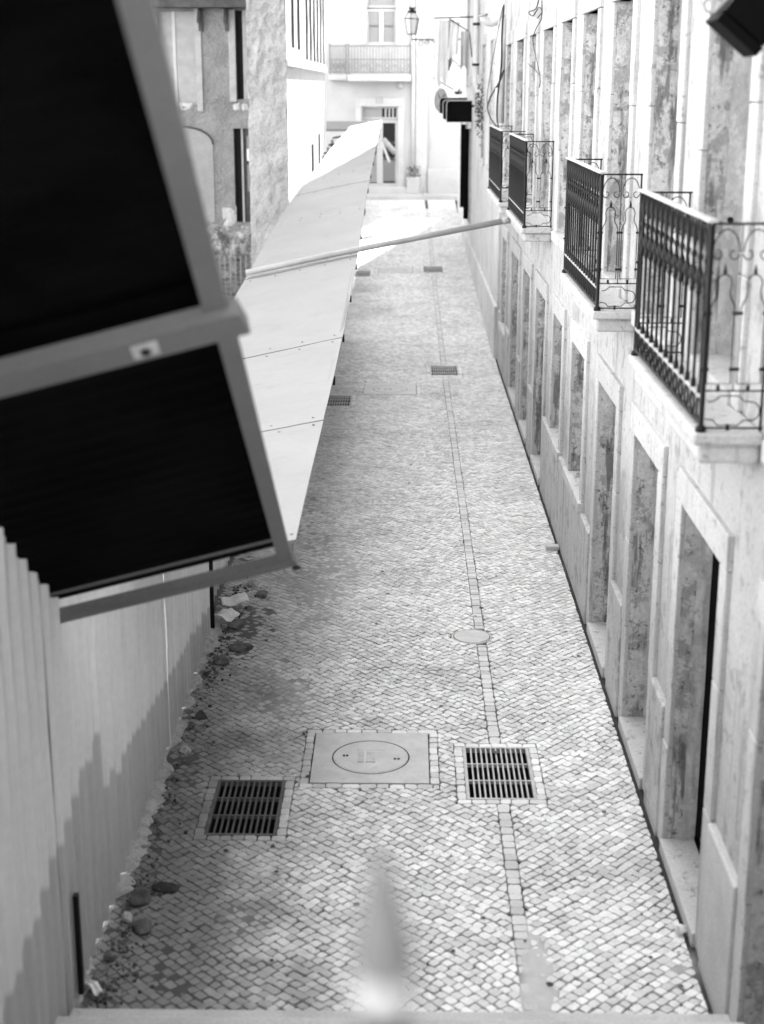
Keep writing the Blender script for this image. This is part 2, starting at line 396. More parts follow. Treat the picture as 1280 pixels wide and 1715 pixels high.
def strip(x0, x1, y0, y1, along, lens, matk):       # a row of setts
    p = y0 if along == 'y' else x0; e = y1 if along == 'y' else x1
    while p < e - .02:
        l = min(U(*lens), e - p)
        if e - p - l < .04: l = e - p
        q = [(x0, p), (x1, p), (x1, p + l), (x0, p + l)] if along == 'y' else [(p, y0), (p + l, y0), (p + l, y1), (p, y1)]
        q = [(a + U(-.004, .004), b + U(-.004, .004)) for a, b in q]
        polys.append(((q[0][1] + q[2][1]) / 2, (q[0][0] + q[2][0]) / 2, q, matk, .003)); p += l
for h in holes:
    x0, x1, y0, y1 = h
    if y0 > 45: continue
    strip(x0 - BORD, x1 + BORD, y0 - BORD, y0, 'x', (.075, .12), 'stone'); strip(x0 - BORD, x1 + BORD, y1, y1 + BORD, 'x', (.075, .12), 'stone')
    strip(x0 - BORD, x0, y0, y1, 'y', (.075, .11), 'stone'); strip(x1, x1 + BORD, y0, y1, 'y', (.075, .11), 'stone')
cuts = sorted([(h[2] - BORD, h[3] + BORD) for h in GR] + [(ROUND[1] - .19, ROUND[1] + .19)]); y = Y0 + .02
for a, b in cuts + [(46, 46)]:
    strip(DX - .041, DX + .041, y, a, 'y', (.065, .11), 'strip'); y = b
polys.sort(key=lambda p: p[0])
inview = [p for p in polys if p[0] > 6.55 and p[1] > -1.5]
near_ids = set(id(p) for p in inview[:300])
stuffs = {'stone': MB(), 'strip': MB()}
for p in polys:
    cy, cx, q, mk, j = p
    if id(p) in near_ids:
        mb = MB(); stone(mb, q, j, .03, True)
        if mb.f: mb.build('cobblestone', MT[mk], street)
    else:
        stone(stuffs[mk], q, j, .03, cy < 12)
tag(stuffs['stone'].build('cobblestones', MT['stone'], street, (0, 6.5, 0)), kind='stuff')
tag(stuffs['strip'].build('drain_line_setts', MT['strip'], street, (0, 6.5, 0)), kind='stuff')

# pit covers
def manhole(h, label):
    x0, x1, y0, y1 = h; cx, cy = (x0 + x1) / 2, (y0 + y1) / 2; z = gz(cy)
    sl = (gz(y1) - gz(y0)) / (y1 - y0)
    r = empty('manhole_cover', (cx, cy, z)); tag(r, label, 'manhole cover', 'square manhole covers in the cobbles')
    def T(x, y, dz): return (x, y, z + dz + (y - cy) * sl)
    R = .272; K = 40
    mb = MB()                                         # plate with a round opening
    ring = [(cx + R * math.cos(2 * math.pi * k / K), cy + R * math.sin(2 * math.pi * k / K)) for k in range(K)]
    sq = []
    hw, hh = (x1 - x0) / 2 - .008, (y1 - y0) / 2 - .008
    for k in range(K):
        a = 2 * math.pi * k / K; m = max(abs(math.cos(a)) / hw, abs(math.sin(a)) / hh); sq.append((cx + math.cos(a) / m, cy + math.sin(a) / m))
    for k in range(K):
        k2 = (k + 1) % K
        mb.quad(T(*ring[k], .004), T(*sq[k], .004), T(*sq[k2], .004), T(*ring[k2], .004))
        mb.quad(T(*ring[k], .004), T(*ring[k2], .004), T(*ring[k2], -.03), T(*ring[k], -.03))
        mb.quad(T(*sq[k], .004), T(*sq[k], -.04), T(*sq[k2], -.04), T(*sq[k2], .004))
    mb.build('frame_plate', MT['castiron'], r)
    mb = MB(); R1 = R - .011; n = len(mb.v)
    mb.v += [T(cx + R1 * math.cos(2 * math.pi * k / K), cy + R1 * math.sin(2 * math.pi * k / K), .0035) for k in range(K)]
    mb.f.append(tuple(range(n, n + K))); mb.sm.append(False)
    for k in range(-11, 12):                         # raised ribs of the lid
        x = cx + k * .022; L = math.sqrt(max(0, (R1 - .012) ** 2 - (k * .022) ** 2))
        for (a, b) in ((-L, -.11), (.11, L)) if abs(k) < 5 else ((-L, L),):
            if b - a > .02: mb.obox(T(x, cy + (a + b) / 2, .004), (.004, 0, 0), (0, (b - a) / 2, (b - a) / 2 * sl), (0, 0, .0025))
    lid = mb.build('lid', MT['castiron'], r)
    for dx, w in ((-.07, .022), (.0, .032)):
        MB().obox(T(cx + dx, cy, .0045), (w, 0, 0), (0, .085, .085 * sl), (0, 0, .003)).build('lettering_bar', MT['grate'], lid)
    for dx, dy in ((-.19, .02), (-.165, .02), (.17, -.03), (.195, -.03)):
        MB().obox(T(cx + dx, cy + dy, .005), (.009, 0, 0), (0, .012, 0), (0, 0, .0015)).build('key_hole', MT['dark'], lid)
manhole(MH[0], 'large square manhole cover nearest the viewer, between two drain grates')
manhole(MH[1], 'square manhole cover halfway up the street below the second drain grate')
manhole(MH[2], 'farthest square manhole cover, just before the sunlit end of the street')
def grate(h, label, nb=12, darkish=False):
    gm = MT['grate_dark'] if darkish else MT['grate']
    x0, x1, y0, y1 = h; cx, cy = (x0 + x1) / 2, (y0 + y1) / 2; z = gz(cy); sl = (gz(y1) - gz(y0)) / (y1 - y0)
    r = empty('drain_grate', (cx, cy, z)); tag(r, label, 'drain grate', 'drain grates in the cobbles')
    def T(x, y, dz): return Vector((x, y, z + dz + (y - cy) * sl))
    mb = MB(); F_ = .022
    for (a, b, c, d) in ((x0, x1, y0, y0 + F_), (x0, x1, y1 - F_, y1), (x0, x0 + F_, y0 + F_ + .001, y1 - F_ - .001), (x1 - F_, x1, y0 + F_ + .001, y1 - F_ - .001)):
        mb.obox(T((a + b) / 2, (c + d) / 2, -.018), ((b - a) / 2, 0, 0), (0, (d - c) / 2, (d - c) / 2 * sl), (0, 0, .019))
    mb.build('frame', gm, r)
    mb = MB()
    mb.quad((x0, y0, z - .45), (x1, y0, z - .45), (x1, y1, z - .45), (x0, y1, z - .45))
    for (a, b) in (((x0, y0), (x1, y0)), ((x1, y0), (x1, y1)), ((x1, y1), (x0, y1)), ((x0, y1), (x0, y0))):
        mb.quad((*a, z - .45), (*b, z - .45), (*b, z - .036), (*a, z - .036))
    mb.build('pit', MT['dark'], r)
    xi0, xi1, yi0, yi1 = x0 + F_, x1 - F_, y0 + F_, y1 - F_; st = (xi1 - xi0) / nb; first = None
    for k in range(1, nb):
        x = xi0 + k * st
        if first is None:
            first = MB().obox(T(x, cy, -.012), (.0055, 0, 0), (0, (yi1 - yi0) / 2, (yi1 - yi0) / 2 * sl), (0, 0, .011)).build('bar', gm, r); fx = x
        else: dup(first, (x - fx, 0, 0), r)
    for t in (1 / 3, 2 / 3):
        MB().obox(T(cx, yi0 + (yi1 - yi0) * t, -.011), ((xi1 - xi0) / 2, 0, 0), (0, .007, 0), (0, 0, .0125)).build('cross_bar', gm, r)
grate(GR[0], 'iron drain grate on the drain line nearest the viewer, right of the manhole cover')
grate(GR[1], 'iron drain grate on the drain line halfway up the street')
grate(GR[2], 'farthest iron drain grate on the drain line, beyond the long tube')
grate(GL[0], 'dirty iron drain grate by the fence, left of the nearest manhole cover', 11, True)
grate(GL[1], 'drain grate half hidden beneath the canopy edge halfway up the street', 11)
grate(GL[2], 'small far drain grate peeping out under the canopy edge', 11)
rc = empty('round_cover', (ROUND[0], ROUND[1], 0)); tag(rc, 'small round iron cover set on the drain line', 'cover')
mb = MB(); K = 28; mb.v += [(ROUND[0] + .15 * math.cos(2 * math.pi * k / K), ROUND[1] + .15 * math.sin(2 * math.pi * k / K), .004) for k in range(K)]
mb.v += [(x, y, -.03) for x, y, z in mb.v]; mb.f.append(tuple(range(K))); mb.sm.append(False)
for k in range(K): mb.f.append((k, k + K, (k + 1) % K + K, (k + 1) % K)); mb.sm.append(False)
mb.build('lid', MT['castiron'], rc)
mb = MB(); pts = [(ROUND[0] + .166 * math.cos(2 * math.pi * k / K), ROUND[1] + .166 * math.sin(2 * math.pi * k / K), -.006) for k in range(K)]
mb.tube(pts, .011, 6, closed=True); mb.build('rim', MT['castiron'], rc)

# steps that climb towards the viewer
steps = empty('steps', (0, Y0, 0)); tag(steps, kind='structure')
for k in range(19):
    zt = .15 + k * .163; yb = Y0 - k * .30
    MB().box((FX + .02, yb - .34, zt - .17), (WX - .02, yb, zt), .012).build('step', MT['concrete'], steps)
MB().box((FX + .02, -4, 2.9), (WX - .02, Y0 - 19 * .30, 3.09)).build('landing', MT['concrete'], steps)

# ------------------------------------------------------------------ right-hand buildings
def facade(mb, X, y0, y1, z0, z1, ops):
    ys = sorted(set([y0, y1] + [v for o in ops for v in o[:2]])); zs = sorted(set([z0, z1] + [v for o in ops for v in o[2:4]]))
    for i in range(len(ys) - 1):
        for j in range(len(zs) - 1):
            cy, cz = (ys[i] + ys[i + 1]) / 2, (zs[j] + zs[j + 1]) / 2
            if any(o[0] < cy < o[1] and o[2] < cz < o[3] for o in ops): continue
            mb.quad((X, ys[i], zs[j]), (X, ys[i], zs[j + 1]), (X, ys[i + 1], zs[j + 1]), (X, ys[i + 1], zs[j]))
def opening(b, X, o, kind, leaf, depth=.30, jw=.17):
    y0, y1, z0, z1 = o; nm = 'doorway' if kind == 'door' else 'window_opening'
    mb = MB(); e = X + depth
    sp = min(.13, depth * .5)
    mb.grid(lambda u, v: (X + sp + u * (depth - sp), y1 - .030 + .010 * fbm(X + u * 2, y1 * 3, (z0 + v * (z1 - z0)) * 4), z0 + v * (z1 - z0)), 5, 40)   # far reveal, uneven render
    mb.grid(lambda u, v: (X + u * depth, y0 - .003, z0 + v * (z1 - z0)), 1, 1)
    mb.quad((X, y0, z1), (e, y0, z1), (e, y1, z1), (X, y1, z1)); mb.quad((X, y0, z0), (X, y1, z0), (e, y1, z0), (e, y0, z0))
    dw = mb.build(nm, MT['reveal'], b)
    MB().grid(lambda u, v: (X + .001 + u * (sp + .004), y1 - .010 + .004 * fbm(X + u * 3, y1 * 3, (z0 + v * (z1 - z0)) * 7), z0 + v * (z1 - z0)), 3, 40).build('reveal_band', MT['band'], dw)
    P = .028
    for (a, c) in ((y0 - jw, y0), (y1, y1 + jw)):
        zc = z0
        while zc < z1 - .05:
            zn = min(z1 - .002, zc + U(.55, .95)); zn = z1 - .002 if z1 - zn < .3 else zn; pj = P + U(-.004, .004)
            MB().box((X - pj, a + U(0, .004), zc), (X + .10, c - (.001 if c <= y0 else 0), zn - .003), .008).build('jamb_block', MT['limestone'], dw); zc = zn
    MB().box((X - P - .003, y0 - jw - .004, z1), (X + .10, y1 + jw + .004, z1 + .19), .006).build('lintel', MT['limestone'], dw)
    if kind == 'door': MB().box((X - .045, y0 - .0, z0 - .02), (X + depth, y1, z0 + .07), .008).build('threshold', MT['limestone'], dw)
    else: MB().box((X - .06, y0 - jw - .01, z0 - .10), (X + depth, y1 + jw + .01, z0 - .001), .01).build('sill', MT['limestone'], dw)
    zb = z0 + (.071 if kind == 'door' else 0)
    if leaf == 'dark':
        MB().box((e - .012, y0 + .002, zb), (e + .03, y1 - .002, z1 - .002)).build('dark_door', MT['dark'], dw)
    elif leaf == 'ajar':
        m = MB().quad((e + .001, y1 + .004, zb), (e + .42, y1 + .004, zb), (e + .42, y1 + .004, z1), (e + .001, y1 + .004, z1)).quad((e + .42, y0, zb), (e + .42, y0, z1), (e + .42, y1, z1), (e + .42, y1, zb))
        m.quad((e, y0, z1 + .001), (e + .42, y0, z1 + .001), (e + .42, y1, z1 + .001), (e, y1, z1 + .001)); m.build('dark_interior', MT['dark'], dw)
    else:
        MB().box((e - .05, y0 + .002, zb), (e + .03, y1 - .002, z1 - .002)).build('infill_panel', MT['infill'], dw)
    return dw
OPS = [(5.15, 6.2), (7.2, 8.28), (9.1, 10.12), (11.06, 12.12), (13.12, 14.13), (15.06, 16.03), (17.02, 18.2), (19.13, 20.25), (21.15, 22.57), (23.75, 24.82)]
LOW = ['door', 'door', 'door', 'door', 'window', 'window', 'door', 'door', 'door', 'window']
BAL = {1: (6.62, 8.62, .28), 3: (10.42, 12.62, .28), 6: (16.75, 19.3, .305), 8: (20.55, 23.4, .335)}
ZB, ZU, ZT = 3.0, 5.13, 23.0
bA = empty('terrace_house', (WX, 12, 0)); tag(bA, 'long pale plastered terrace with stone framed doorways and iron balconies', 'building')
opsA, specs = [], []
for i, (a, c) in enumerate(OPS):
    z0 = 0.0 if LOW[i] == 'door' else .9 if i < 9 else .72
    opsA.append((a, c, z0, 2.2 - .006 * i)); specs.append((LOW[i], 'ajar' if i in (1, 0) else 'infill'))
    zu = ZB + .0 if i in BAL else 3.02
    opsA.append((a, c, zu, ZU)); specs.append(('door' if i in BAL else 'window', 'ajar' if i in (0, 1) else ('dark' if i in (8, 9) else 'infill')))
mb = MB(); facade(mb, WX, -3, 25.4, -.3, ZT, opsA)
wA = mb.build('wall', MT['plaster'], bA)
mb = MB().box((WX + .62, -3, -.3), (9.5, 25.4, ZT)); mb.quad((WX, -3, ZT), (WX + .62, -3, ZT), (WX + .62, 25.4, ZT), (WX, 25.4, ZT)).quad((WX, -3, -.3), (WX + .62, -3, -.3), (WX + .62, -3, ZT), (WX, -3, ZT))
mb.build('body', MT['plaster'], bA)
for o, (k, lf) in zip(opsA, specs): opening(bA, WX, o, k, lf, .30 if lf != 'ajar' else (.165 if o[2] < 2 else .21))
edges = [(-3, OPS[0][0] - .17)] + [(OPS[i][1] + .17, OPS[i + 1][0] - .17) for i in range(9)] + [(OPS[9][1] + .17, 25.4)]
for i, (a, c) in enumerate(edges):               # plinth between the doorways
    MB().box((WX - .042, a + .002, -.2), (WX + .02, c - .002, .84 + U(-.03, .03)), .012).build('plinth', MT['concrete'] if i < 2 else MT['plaster'], bA)
for i in (4, 5, 9):
    a, c = OPS[i]; MB().box((WX - .040, a - .168, -.2), (WX + .02, c + .168, opsA[2 * i][2] - .102), .012).build('plinth', MT['plaster'], bA)
MB().box((WX - .35, -3, ZT), (9.7, 25.4, ZT + .35), .05).build('cornice', MT['limestone'], bA)
for i, (a, c) in enumerate(OPS):                  # drilled holes in the upper reveals
    if 0 < i < 8:
        xo_ = -.07 if i == 1 else 0
        for z in (4.75 + U(-.05, .05), 3.75 + U(-.1, .1)):
            xh = WX + .17 + U(-.02, .05) + xo_
            mbh = MB(); K = 10; mbh.v = [(xh + .017 * math.cos(2 * math.pi * k / K), c - .042, z + .017 * math.sin(2 * math.pi * k / K)) for k in range(K)] + [(xh + .013 * math.cos(2 * math.pi * k / K), c - .0, z + .013 * math.sin(2 * math.pi * k / K)) for k in range(K)]
            mbh.f = [tuple(reversed(range(K)))] + [(k, (k + 1) % K, (k + 1) % K + K, k + K) for k in range(K)]; mbh.sm = [False] * len(mbh.f)
            mbh.build('bolt_hole', MT['dark'], bA)

# balconies
def arc(cx, cy, rx, ry, a0, a1, n): return [(cx + rx * math.cos(math.radians(a0 + (a1 - a0) * k / n)), cy + ry * math.sin(math.radians(a0 + (a1 - a0) * k / n))) for k in range(n + 1)]
def side_curves(p, h):
    L = []; S = h / .93
    for c in (.25, .75):
        u = c * p; w = .215 * p
        L.append(arc(u, .865 * h, w, .105 * h, 180, 0, 14))                              # big C over the top
        for sgn in (-1, 1):
            r = .09 * p
            sp = [(u + sgn * (w - r) + sgn * r * (1 - t * .55) * math.cos(math.radians(a)), .855 * h + r * (1 - t * .55) * math.sin(math.radians(a)) * 1.2) for t, a in ((k / 12, -k * 24) for k in range(13))]
            L.append(sp)
        k1 = [(u - .20 * p, .235 * h), (u - .20 * p, .60 * h), (u - .17 * p, .625 * h), (u - .12 * p, .65 * h), (u - .105 * p, .68 * h)]
        hd = arc(u, .715 * h, .125 * p, .045 * h, 200, -20, 12)
        k2 = [(2 * u - x, y) for x, y in reversed(k1)]
        L.append(k1 + hd + k2 + [k1[0]])
    L.append([(.06 * p, .06 * h), (.2 * p, .055 * h), (.27 * p, .03 * h), (.62 * p, .03 * h), (.7 * p, .055 * h), (.85 * p, .055 * h)] + arc(.85 * p, .10 * h, .12 * p, .045 * h, -90, 90, 8) + [(.7 * p, .15 * h), (.62 * p, .175 * h), (.3 * p, .175 * h), (.2 * p, .15 * h), (.1 * p, .145 * h)])
    L.append([(.5 * p, h), (.5 * p, .2 * h)])
    return L
def balcony(i, label):
    y0, y1, p = BAL[i]; X0 = WX - p; h = .93
    b = MB()
    b.box((X0 - .035, y0 - .04, ZB - .06), (WX - .002, y1 + .04, ZB - .002), .012); b.box((X0, y0, ZB - .155), (WX - .003, y1, ZB - .061), .02)
    bal = b.build('balcony', MT['limestone'], bA); bal['label'] = label
    MB().box((X0 - .022, y0 - .022, ZB + h), (X0 + .022, y1 + .022, ZB + h + .014), .004).build('top_rail', MT['iron_top'], bal)
    for zz in (.16, .03): MB().box((X0 - .010, y0 + .012, ZB + zz * h), (X0 + .010, y1 - .012, ZB + zz * h + .013)).build('lower_rail', MT['iron_top'] if zz > .1 else MT['iron'], bal)
    for yy in (y0, y1):
        MB().tube([(X0, yy, ZB - .012), (X0, yy, ZB + .02), (X0, yy, ZB + .03), (X0, yy, ZB + h - .01)], [.026, .024, .013, .013], 8).build('corner_post', MT['iron'], bal)
        m = MB()
        m.tube([(X0, yy, ZB + h - .004), (WX, yy, ZB + h - .004)], .006, 6); m.tube([(X0, yy, ZB + .015), (WX, yy, ZB + .015)], .0055, 6)
        m.tube([(X0, yy, ZB + .2 * h), (WX, yy, ZB + .2 * h)], .0045, 5); m.tube([(WX - .012, yy, ZB), (WX - .012, yy, ZB + h)], .006, 6)
        for c in side_curves(p - .012, h): m.tube([(X0 + u, yy, ZB + v) for u, v in c], .0032, 5)
        for u in (.25, .75):
            m.tube([(X0 + u * (p - .012), yy, ZB + .755 * h), (X0 + u * (p - .012), yy, ZB + .77 * h), (X0 + u * (p - .012), yy, ZB + .81 * h)], [.005, .009, .001], 6)
        for u, v, a, c in ((.0, .575, .02, .007), (.5, .575, .022, .007), (.97, .575, .014, .007), (.0, .305, .02, .007), (.5, .305, .022, .007), (.97, .305, .014, .007), (.25, .215, .007, .012), (.75, .215, .007, .012), (.45, .02, .007, .014)):
            m.box((X0 + u * (p - .012) - a, yy - .007, ZB + v * h - c), (X0 + u * (p - .012) + a, yy + .007, ZB + v * h + c))
        m.build('scroll_side_panel', MT['iron'], bal)
    n = int(round((y1 - y0) / .150)); st = (y1 - y0) / n; first = ring = None
    for k in range(n):
        y = y0 + (k + .5) * st
        if first is None:
            m = MB(); H0 = .165 * h; z = lambda t: ZB + H0 + (h - H0) * t
            m.tube([(X0, y, z(t)) for t in (0, .02, .05, .07, .55, .575, .60, .625, .66, .72, .75, .78, .80, .86, .9, .97, 1)],
                   [.012, .013, .013, .0075, .0075, .015, .0080, .014, .021, .0095, .0075, .016, .0075, .0075, .012, .006, .006], 6)
            for sg in (-1, 1):        # curved pieces that join neighbouring bars under the rail
                m.tube([(X0, y, z(.80)), (X0, y + sg * .024, z(.84)), (X0, y + sg * st / 2 * .96, z(.92)), (X0, y + sg * st / 2 * .98, z(.99))], .0065, 5)
                m.tube([(X0, y, z(.56)), (X0, y + sg * .030, z(.60)), (X0, y + sg * .028, z(.66)), (X0, y + sg * .006, z(.70))], .008, 5)
            first = m.build('baluster', MT['iron'], bal); fy = y
            m = MB(); m.tube([(X0, y + .042 * math.cos(2 * math.pi * q / 14), ZB + .098 * h + .056 * math.sin(2 * math.pi * q / 14)) for q in range(14)], .0065, 5, closed=True)
            ring = m.build('oval_ring', MT['iron'], bal)
        else:
            dup(first, (0, y - fy, 0), bal); dup(ring, (0, y - fy, 0), bal)
balcony(1, 'nearest iron balcony with scrolled side panel'); balcony(3, 'second iron balcony from the viewer'); balcony(6, 'third iron balcony, the tube end rests at it'); balcony(8, 'farthest iron balcony of the row')

# second house on the right, beyond the drainpipe
BX = 1.57; bB = empty('weathered_house', (BX, 35, gz(35))); tag(bB, 'weathered stained house beyond the terrace with dark shuttered windows', 'building')
def PB(x, y): return onX(x, y, BX)
opsB = [(27.6, 28.6, 3.1, 5.3), (30.6, 31.6, 3.1, 5.3), (36.2, 37.3, 1.35, 3.55), (38.7, 39.7, 1.45, 3.6), (42.2, 43.2, 1.5, 3.7), (33.6, 34.6, 3.9, 6.0), (38.7, 39.7, 4.6, 6.6)]
YC, YT, ZLow = 45.8, 40.0, 13.45
mb = MB(); facade(mb, BX, 25.4, YT, -.3, ZT - 1, [o for o in opsB if o[1] < YT]); facade(mb, BX, YT, YC, -.3, ZLow, [o for o in opsB if o[1] > YT])
mb.build('wall', MT['plaster_b'], bB)
mb = MB().box((BX + .6, 25.41, -.3), (9.5, YT, ZT - 1)).box((BX + .6, YT + .001, -.3), (9.5, YC, ZLow))
mb.quad((BX, 25.4, -.3), (BX + .6, 25.4, -.3), (BX + .6, 25.4, ZT - 1), (BX, 25.4, ZT - 1)).quad((BX, YC, -.3), (BX, YC, ZLow), (BX + .6, YC, ZLow), (BX + .6, YC, -.3)).quad((BX, YT, ZLow), (BX, YT, ZT - 1), (BX + .6, YT, ZT - 1), (BX + .6, YT, ZLow))
mb.quad((BX, 25.4, ZT - 1), (BX + .6, 25.4, ZT - 1), (BX + .6, YT, ZT - 1), (BX, YT, ZT - 1)).quad((BX, YT, ZLow), (BX + .6, YT, ZLow), (BX + .6, YC, ZLow), (BX, YC, ZLow))
mb.build('body', MT['plaster_b'], bB)
for i, o in enumerate(opsB):
    dw = opening(bB, BX, o, 'window', 'dark', .22, .12)
    if i in (2, 3):
        for yy in (o[1] + .01,):
            MB().box((BX - .15, yy - .02, o[2] + .02), (BX - .03, yy + .02, o[3] - .03), .004).build('shutter', MT['black'], dw)
MB().box((BX - .05, 25.42, -.2), (BX + .02, 45.7, .9), .02).build('plinth', MT['plaster_b'], bB)
MB().box((BX - .06, 32.4, 4.55), (BX + .02, 38.2, 4.75), .02).build('string_course', MT['limestone'], bB)

# ------------------------------------------------------------------ end of the street
EY = 49.0; zE = gz(EY); bE = empty('end_house', (-.5, EY, zE)); tag(bE, 'pale house closing the street with a balcony above a glazed door', 'building')
def PE(x, y, d=0): return onY(x, y, EY + d)
def rectE(x0, y0, x1, y1):
    a, b = PE(x0, y1), PE(x1, y0); return a.x, b.x, a.z, b.z
def wallE(mb, y, x0, x1, z0, z1, ops):
    xs = sorted(set([x0, x1] + [v for o in ops for v in o[:2]])); zs = sorted(set([z0, z1] + [v for o in ops for v in o[2:4]]))
    for i in range(len(xs) - 1):
        for j in range(len(zs) - 1):
            cx, cz = (xs[i] + xs[i + 1]) / 2, (zs[j] + zs[j + 1]) / 2
            if any(o[0] < cx < o[1] and o[2] < cz < o[3] for o in ops): continue
            mb.quad((xs[i], y, zs[j]), (xs[i + 1], y, zs[j]), (xs[i + 1], y, zs[j + 1]), (xs[i], y, zs[j + 1]))
    for a, b, c, d in ops:
        e = y + .2
        mb.quad((a, y, c), (a, y, d), (a, e, d), (a, e, c)).quad((b, y, c), (b, e, c), (b, e, d), (b, y, d)).quad((a, y, d), (b, y, d), (b, e, d), (a, e, d)).quad((a, y, c), (a, e, c), (b, e, c), (b, y, c))
dE = rectE(606, 178, 667, 312); wE = rectE(614, -14, 664, 74); w2 = rectE(733, 215, 752, 275); ZE = 7.25
XP = PE(718, 100).x; ZH = 15.0
mb = MB(); wallE(mb, EY, -9, XP, -.2, ZH, [dE, wE]); mb.build('wall', MT['pale'], bE)
bN = empty('low_house', (3, EY, zE)); tag(bN, 'low plain house right of the pilaster at the street end', 'building')
mb = MB(); wallE(mb, EY + .04, XP, 6, -.2, ZE, []); mb.build('wall', MT['pale'], bN); MB().box((XP + .01, EY + .36, -.2), (6, EY + 4, ZE)).build('body', MT['pale'], bN); MB().box((XP + .01, EY + .05, ZE), (6.1, EY + 4.2, ZE + .15)).build('roof', MT['wood'], bN)
MB().box((-9, EY + .32, -.2), (XP, EY + 4, ZH)).build('body', MT['pale'], bE)
MB().box((-9.1, EY - .1, ZH), (XP, EY + 4.2, ZH + .15)).build('roof', MT['wood'], bE)
def framed(name, r, parent, y, t, leaf, glasses):
    a, b, c, d = r; f = MB().box((a, y, c), (a + t, y + .06, d)).box((b - t, y, c), (b, y + .06, d)).box((a + t + .001, y + .001, d - t), (b - t - .001, y + .059, d)).box((a + t + .001, y + .001, c), (b - t - .001, y + .059, c + t))
    o = f.build(name, leaf, parent)
    MB().box((a + t, y + .035, c + t), (b - t, y + .05, d - t)).build('panel', leaf, o) if glasses is None else None
    for (u0, u1, v0, v1, mk) in glasses or []:
        w, hh = b - a, d - c
        MB().box((a + u0 * w, y + .03, c + v0 * hh), (a + u1 * w, y + .04, c + v1 * hh)).build('pane', MT[mk], o)
    return o
xm = (dE[0] + dE[1]) / 2; zt_ = PE(0, 199).z
for (a, b, g) in ((dE[0], xm - .005, [(.15, .85, .55, .96, 'pane'), (.15, .85, .06, .5, 'curtain')]), (xm + .005, dE[1], [(.15, .85, .68, .97, 'pane'), (.15, .85, .44, .64, 'pane'), (.15, .85, .08, .40, 'castpane')])):
    MT.setdefault('castpane', glass('dusty_glass', .16, .4))
    framed('door', (a, b, dE[2], zt_ - .03), bE, EY + .1, .09, MT['paintwhite'], g)
tr = framed('transom', (dE[0], dE[1], zt_ + .0, dE[3]), bE, EY + .1, .05, MT['paintwhite'], [(.05, .56, .12, .88, 'curtain'), (.56, .95, .12, .88, 'pane')])
for k in range(3):
    x = dE[0] + (dE[1] - dE[0]) * (.66 + .1 * k); MB().box((x - .02, EY + .085, zt_ + .05), (x + .02, EY + .125, dE[3] - .05)).build('transom_bar', MT['paintwhite'], tr)
MB().box((dE[0] - .2, EY - .03, zE - .1), (dE[0], EY + .1, dE[3]), .01).build('door_jamb', MT['trim_e'], bE); MB().box((dE[1], EY - .03, zE - .1), (dE[1] + .2, EY + .1, dE[3]), .01).build('door_jamb', MT['trim_e'], bE)
MB().box((dE[0] - .21, EY - .035, dE[3] + .001), (dE[1] + .21, EY + .1, dE[3] + .26), .01).build('door_lintel', MT['trim_e'], bE)
MB().box((dE[0] - .4, EY - .3, zE - .2), (dE[1] + .4, EY + .05, dE[2]), .02).build('door_step', MT['trim_e'], bE)
pc = PE(635.5, 168)
pl = MB().box((pc.x - .12, EY - .05, pc.z - .09), (pc.x + .12, EY - .036, pc.z + .09), .004).build('number_plate', MT['greywood'], bE)
fc = bpy.data.curves.new('house_number', 'FONT'); fc.body = '23'; fc.size = .17; fc.align_x = 'CENTER'; fc.align_y = 'CENTER'; fc.extrude = .003
tmp = bpy.data.objects.new('house_number_curve', fc); me = bpy.data.meshes.new_from_object(tmp); bpy.data.objects.remove(tmp)
me.materials.append(MT['paintwhite']) if not me.materials else None
num = bpy.data.objects.new('house_number', me); link(num, pl, Vector((pc.x, EY - .053, pc.z))); num.rotation_euler = (math.pi / 2, 0, 0)
xm = (wE[0] + wE[1]) / 2; zz = PE(0, 14).z
for a, b in ((wE[0], xm - .004), (xm + .004, wE[1])):
    framed('balcony_door', (a, b, wE[2], zz - .02), bE, EY + .08, .07, MT['paintwhite'], [(.17, .83, .04, .5, 'curtain'), (.17, .83, .53, .96, 'curtain')])
framed('fanlight', (wE[0], wE[1], zz + .02, wE[3]), bE, EY + .08, .06, MT['paintwhite'], [(.08, .92, .1, .9, 'curtain')])
for (a, b, c, d) in ((wE[0] - .16, wE[0], wE[2], wE[3]), (wE[1], wE[1] + .16, wE[2], wE[3])): MB().box((a, EY - .03, c), (b, EY + .05, d), .01).build('window_jamb', MT['trim_e'], bE)
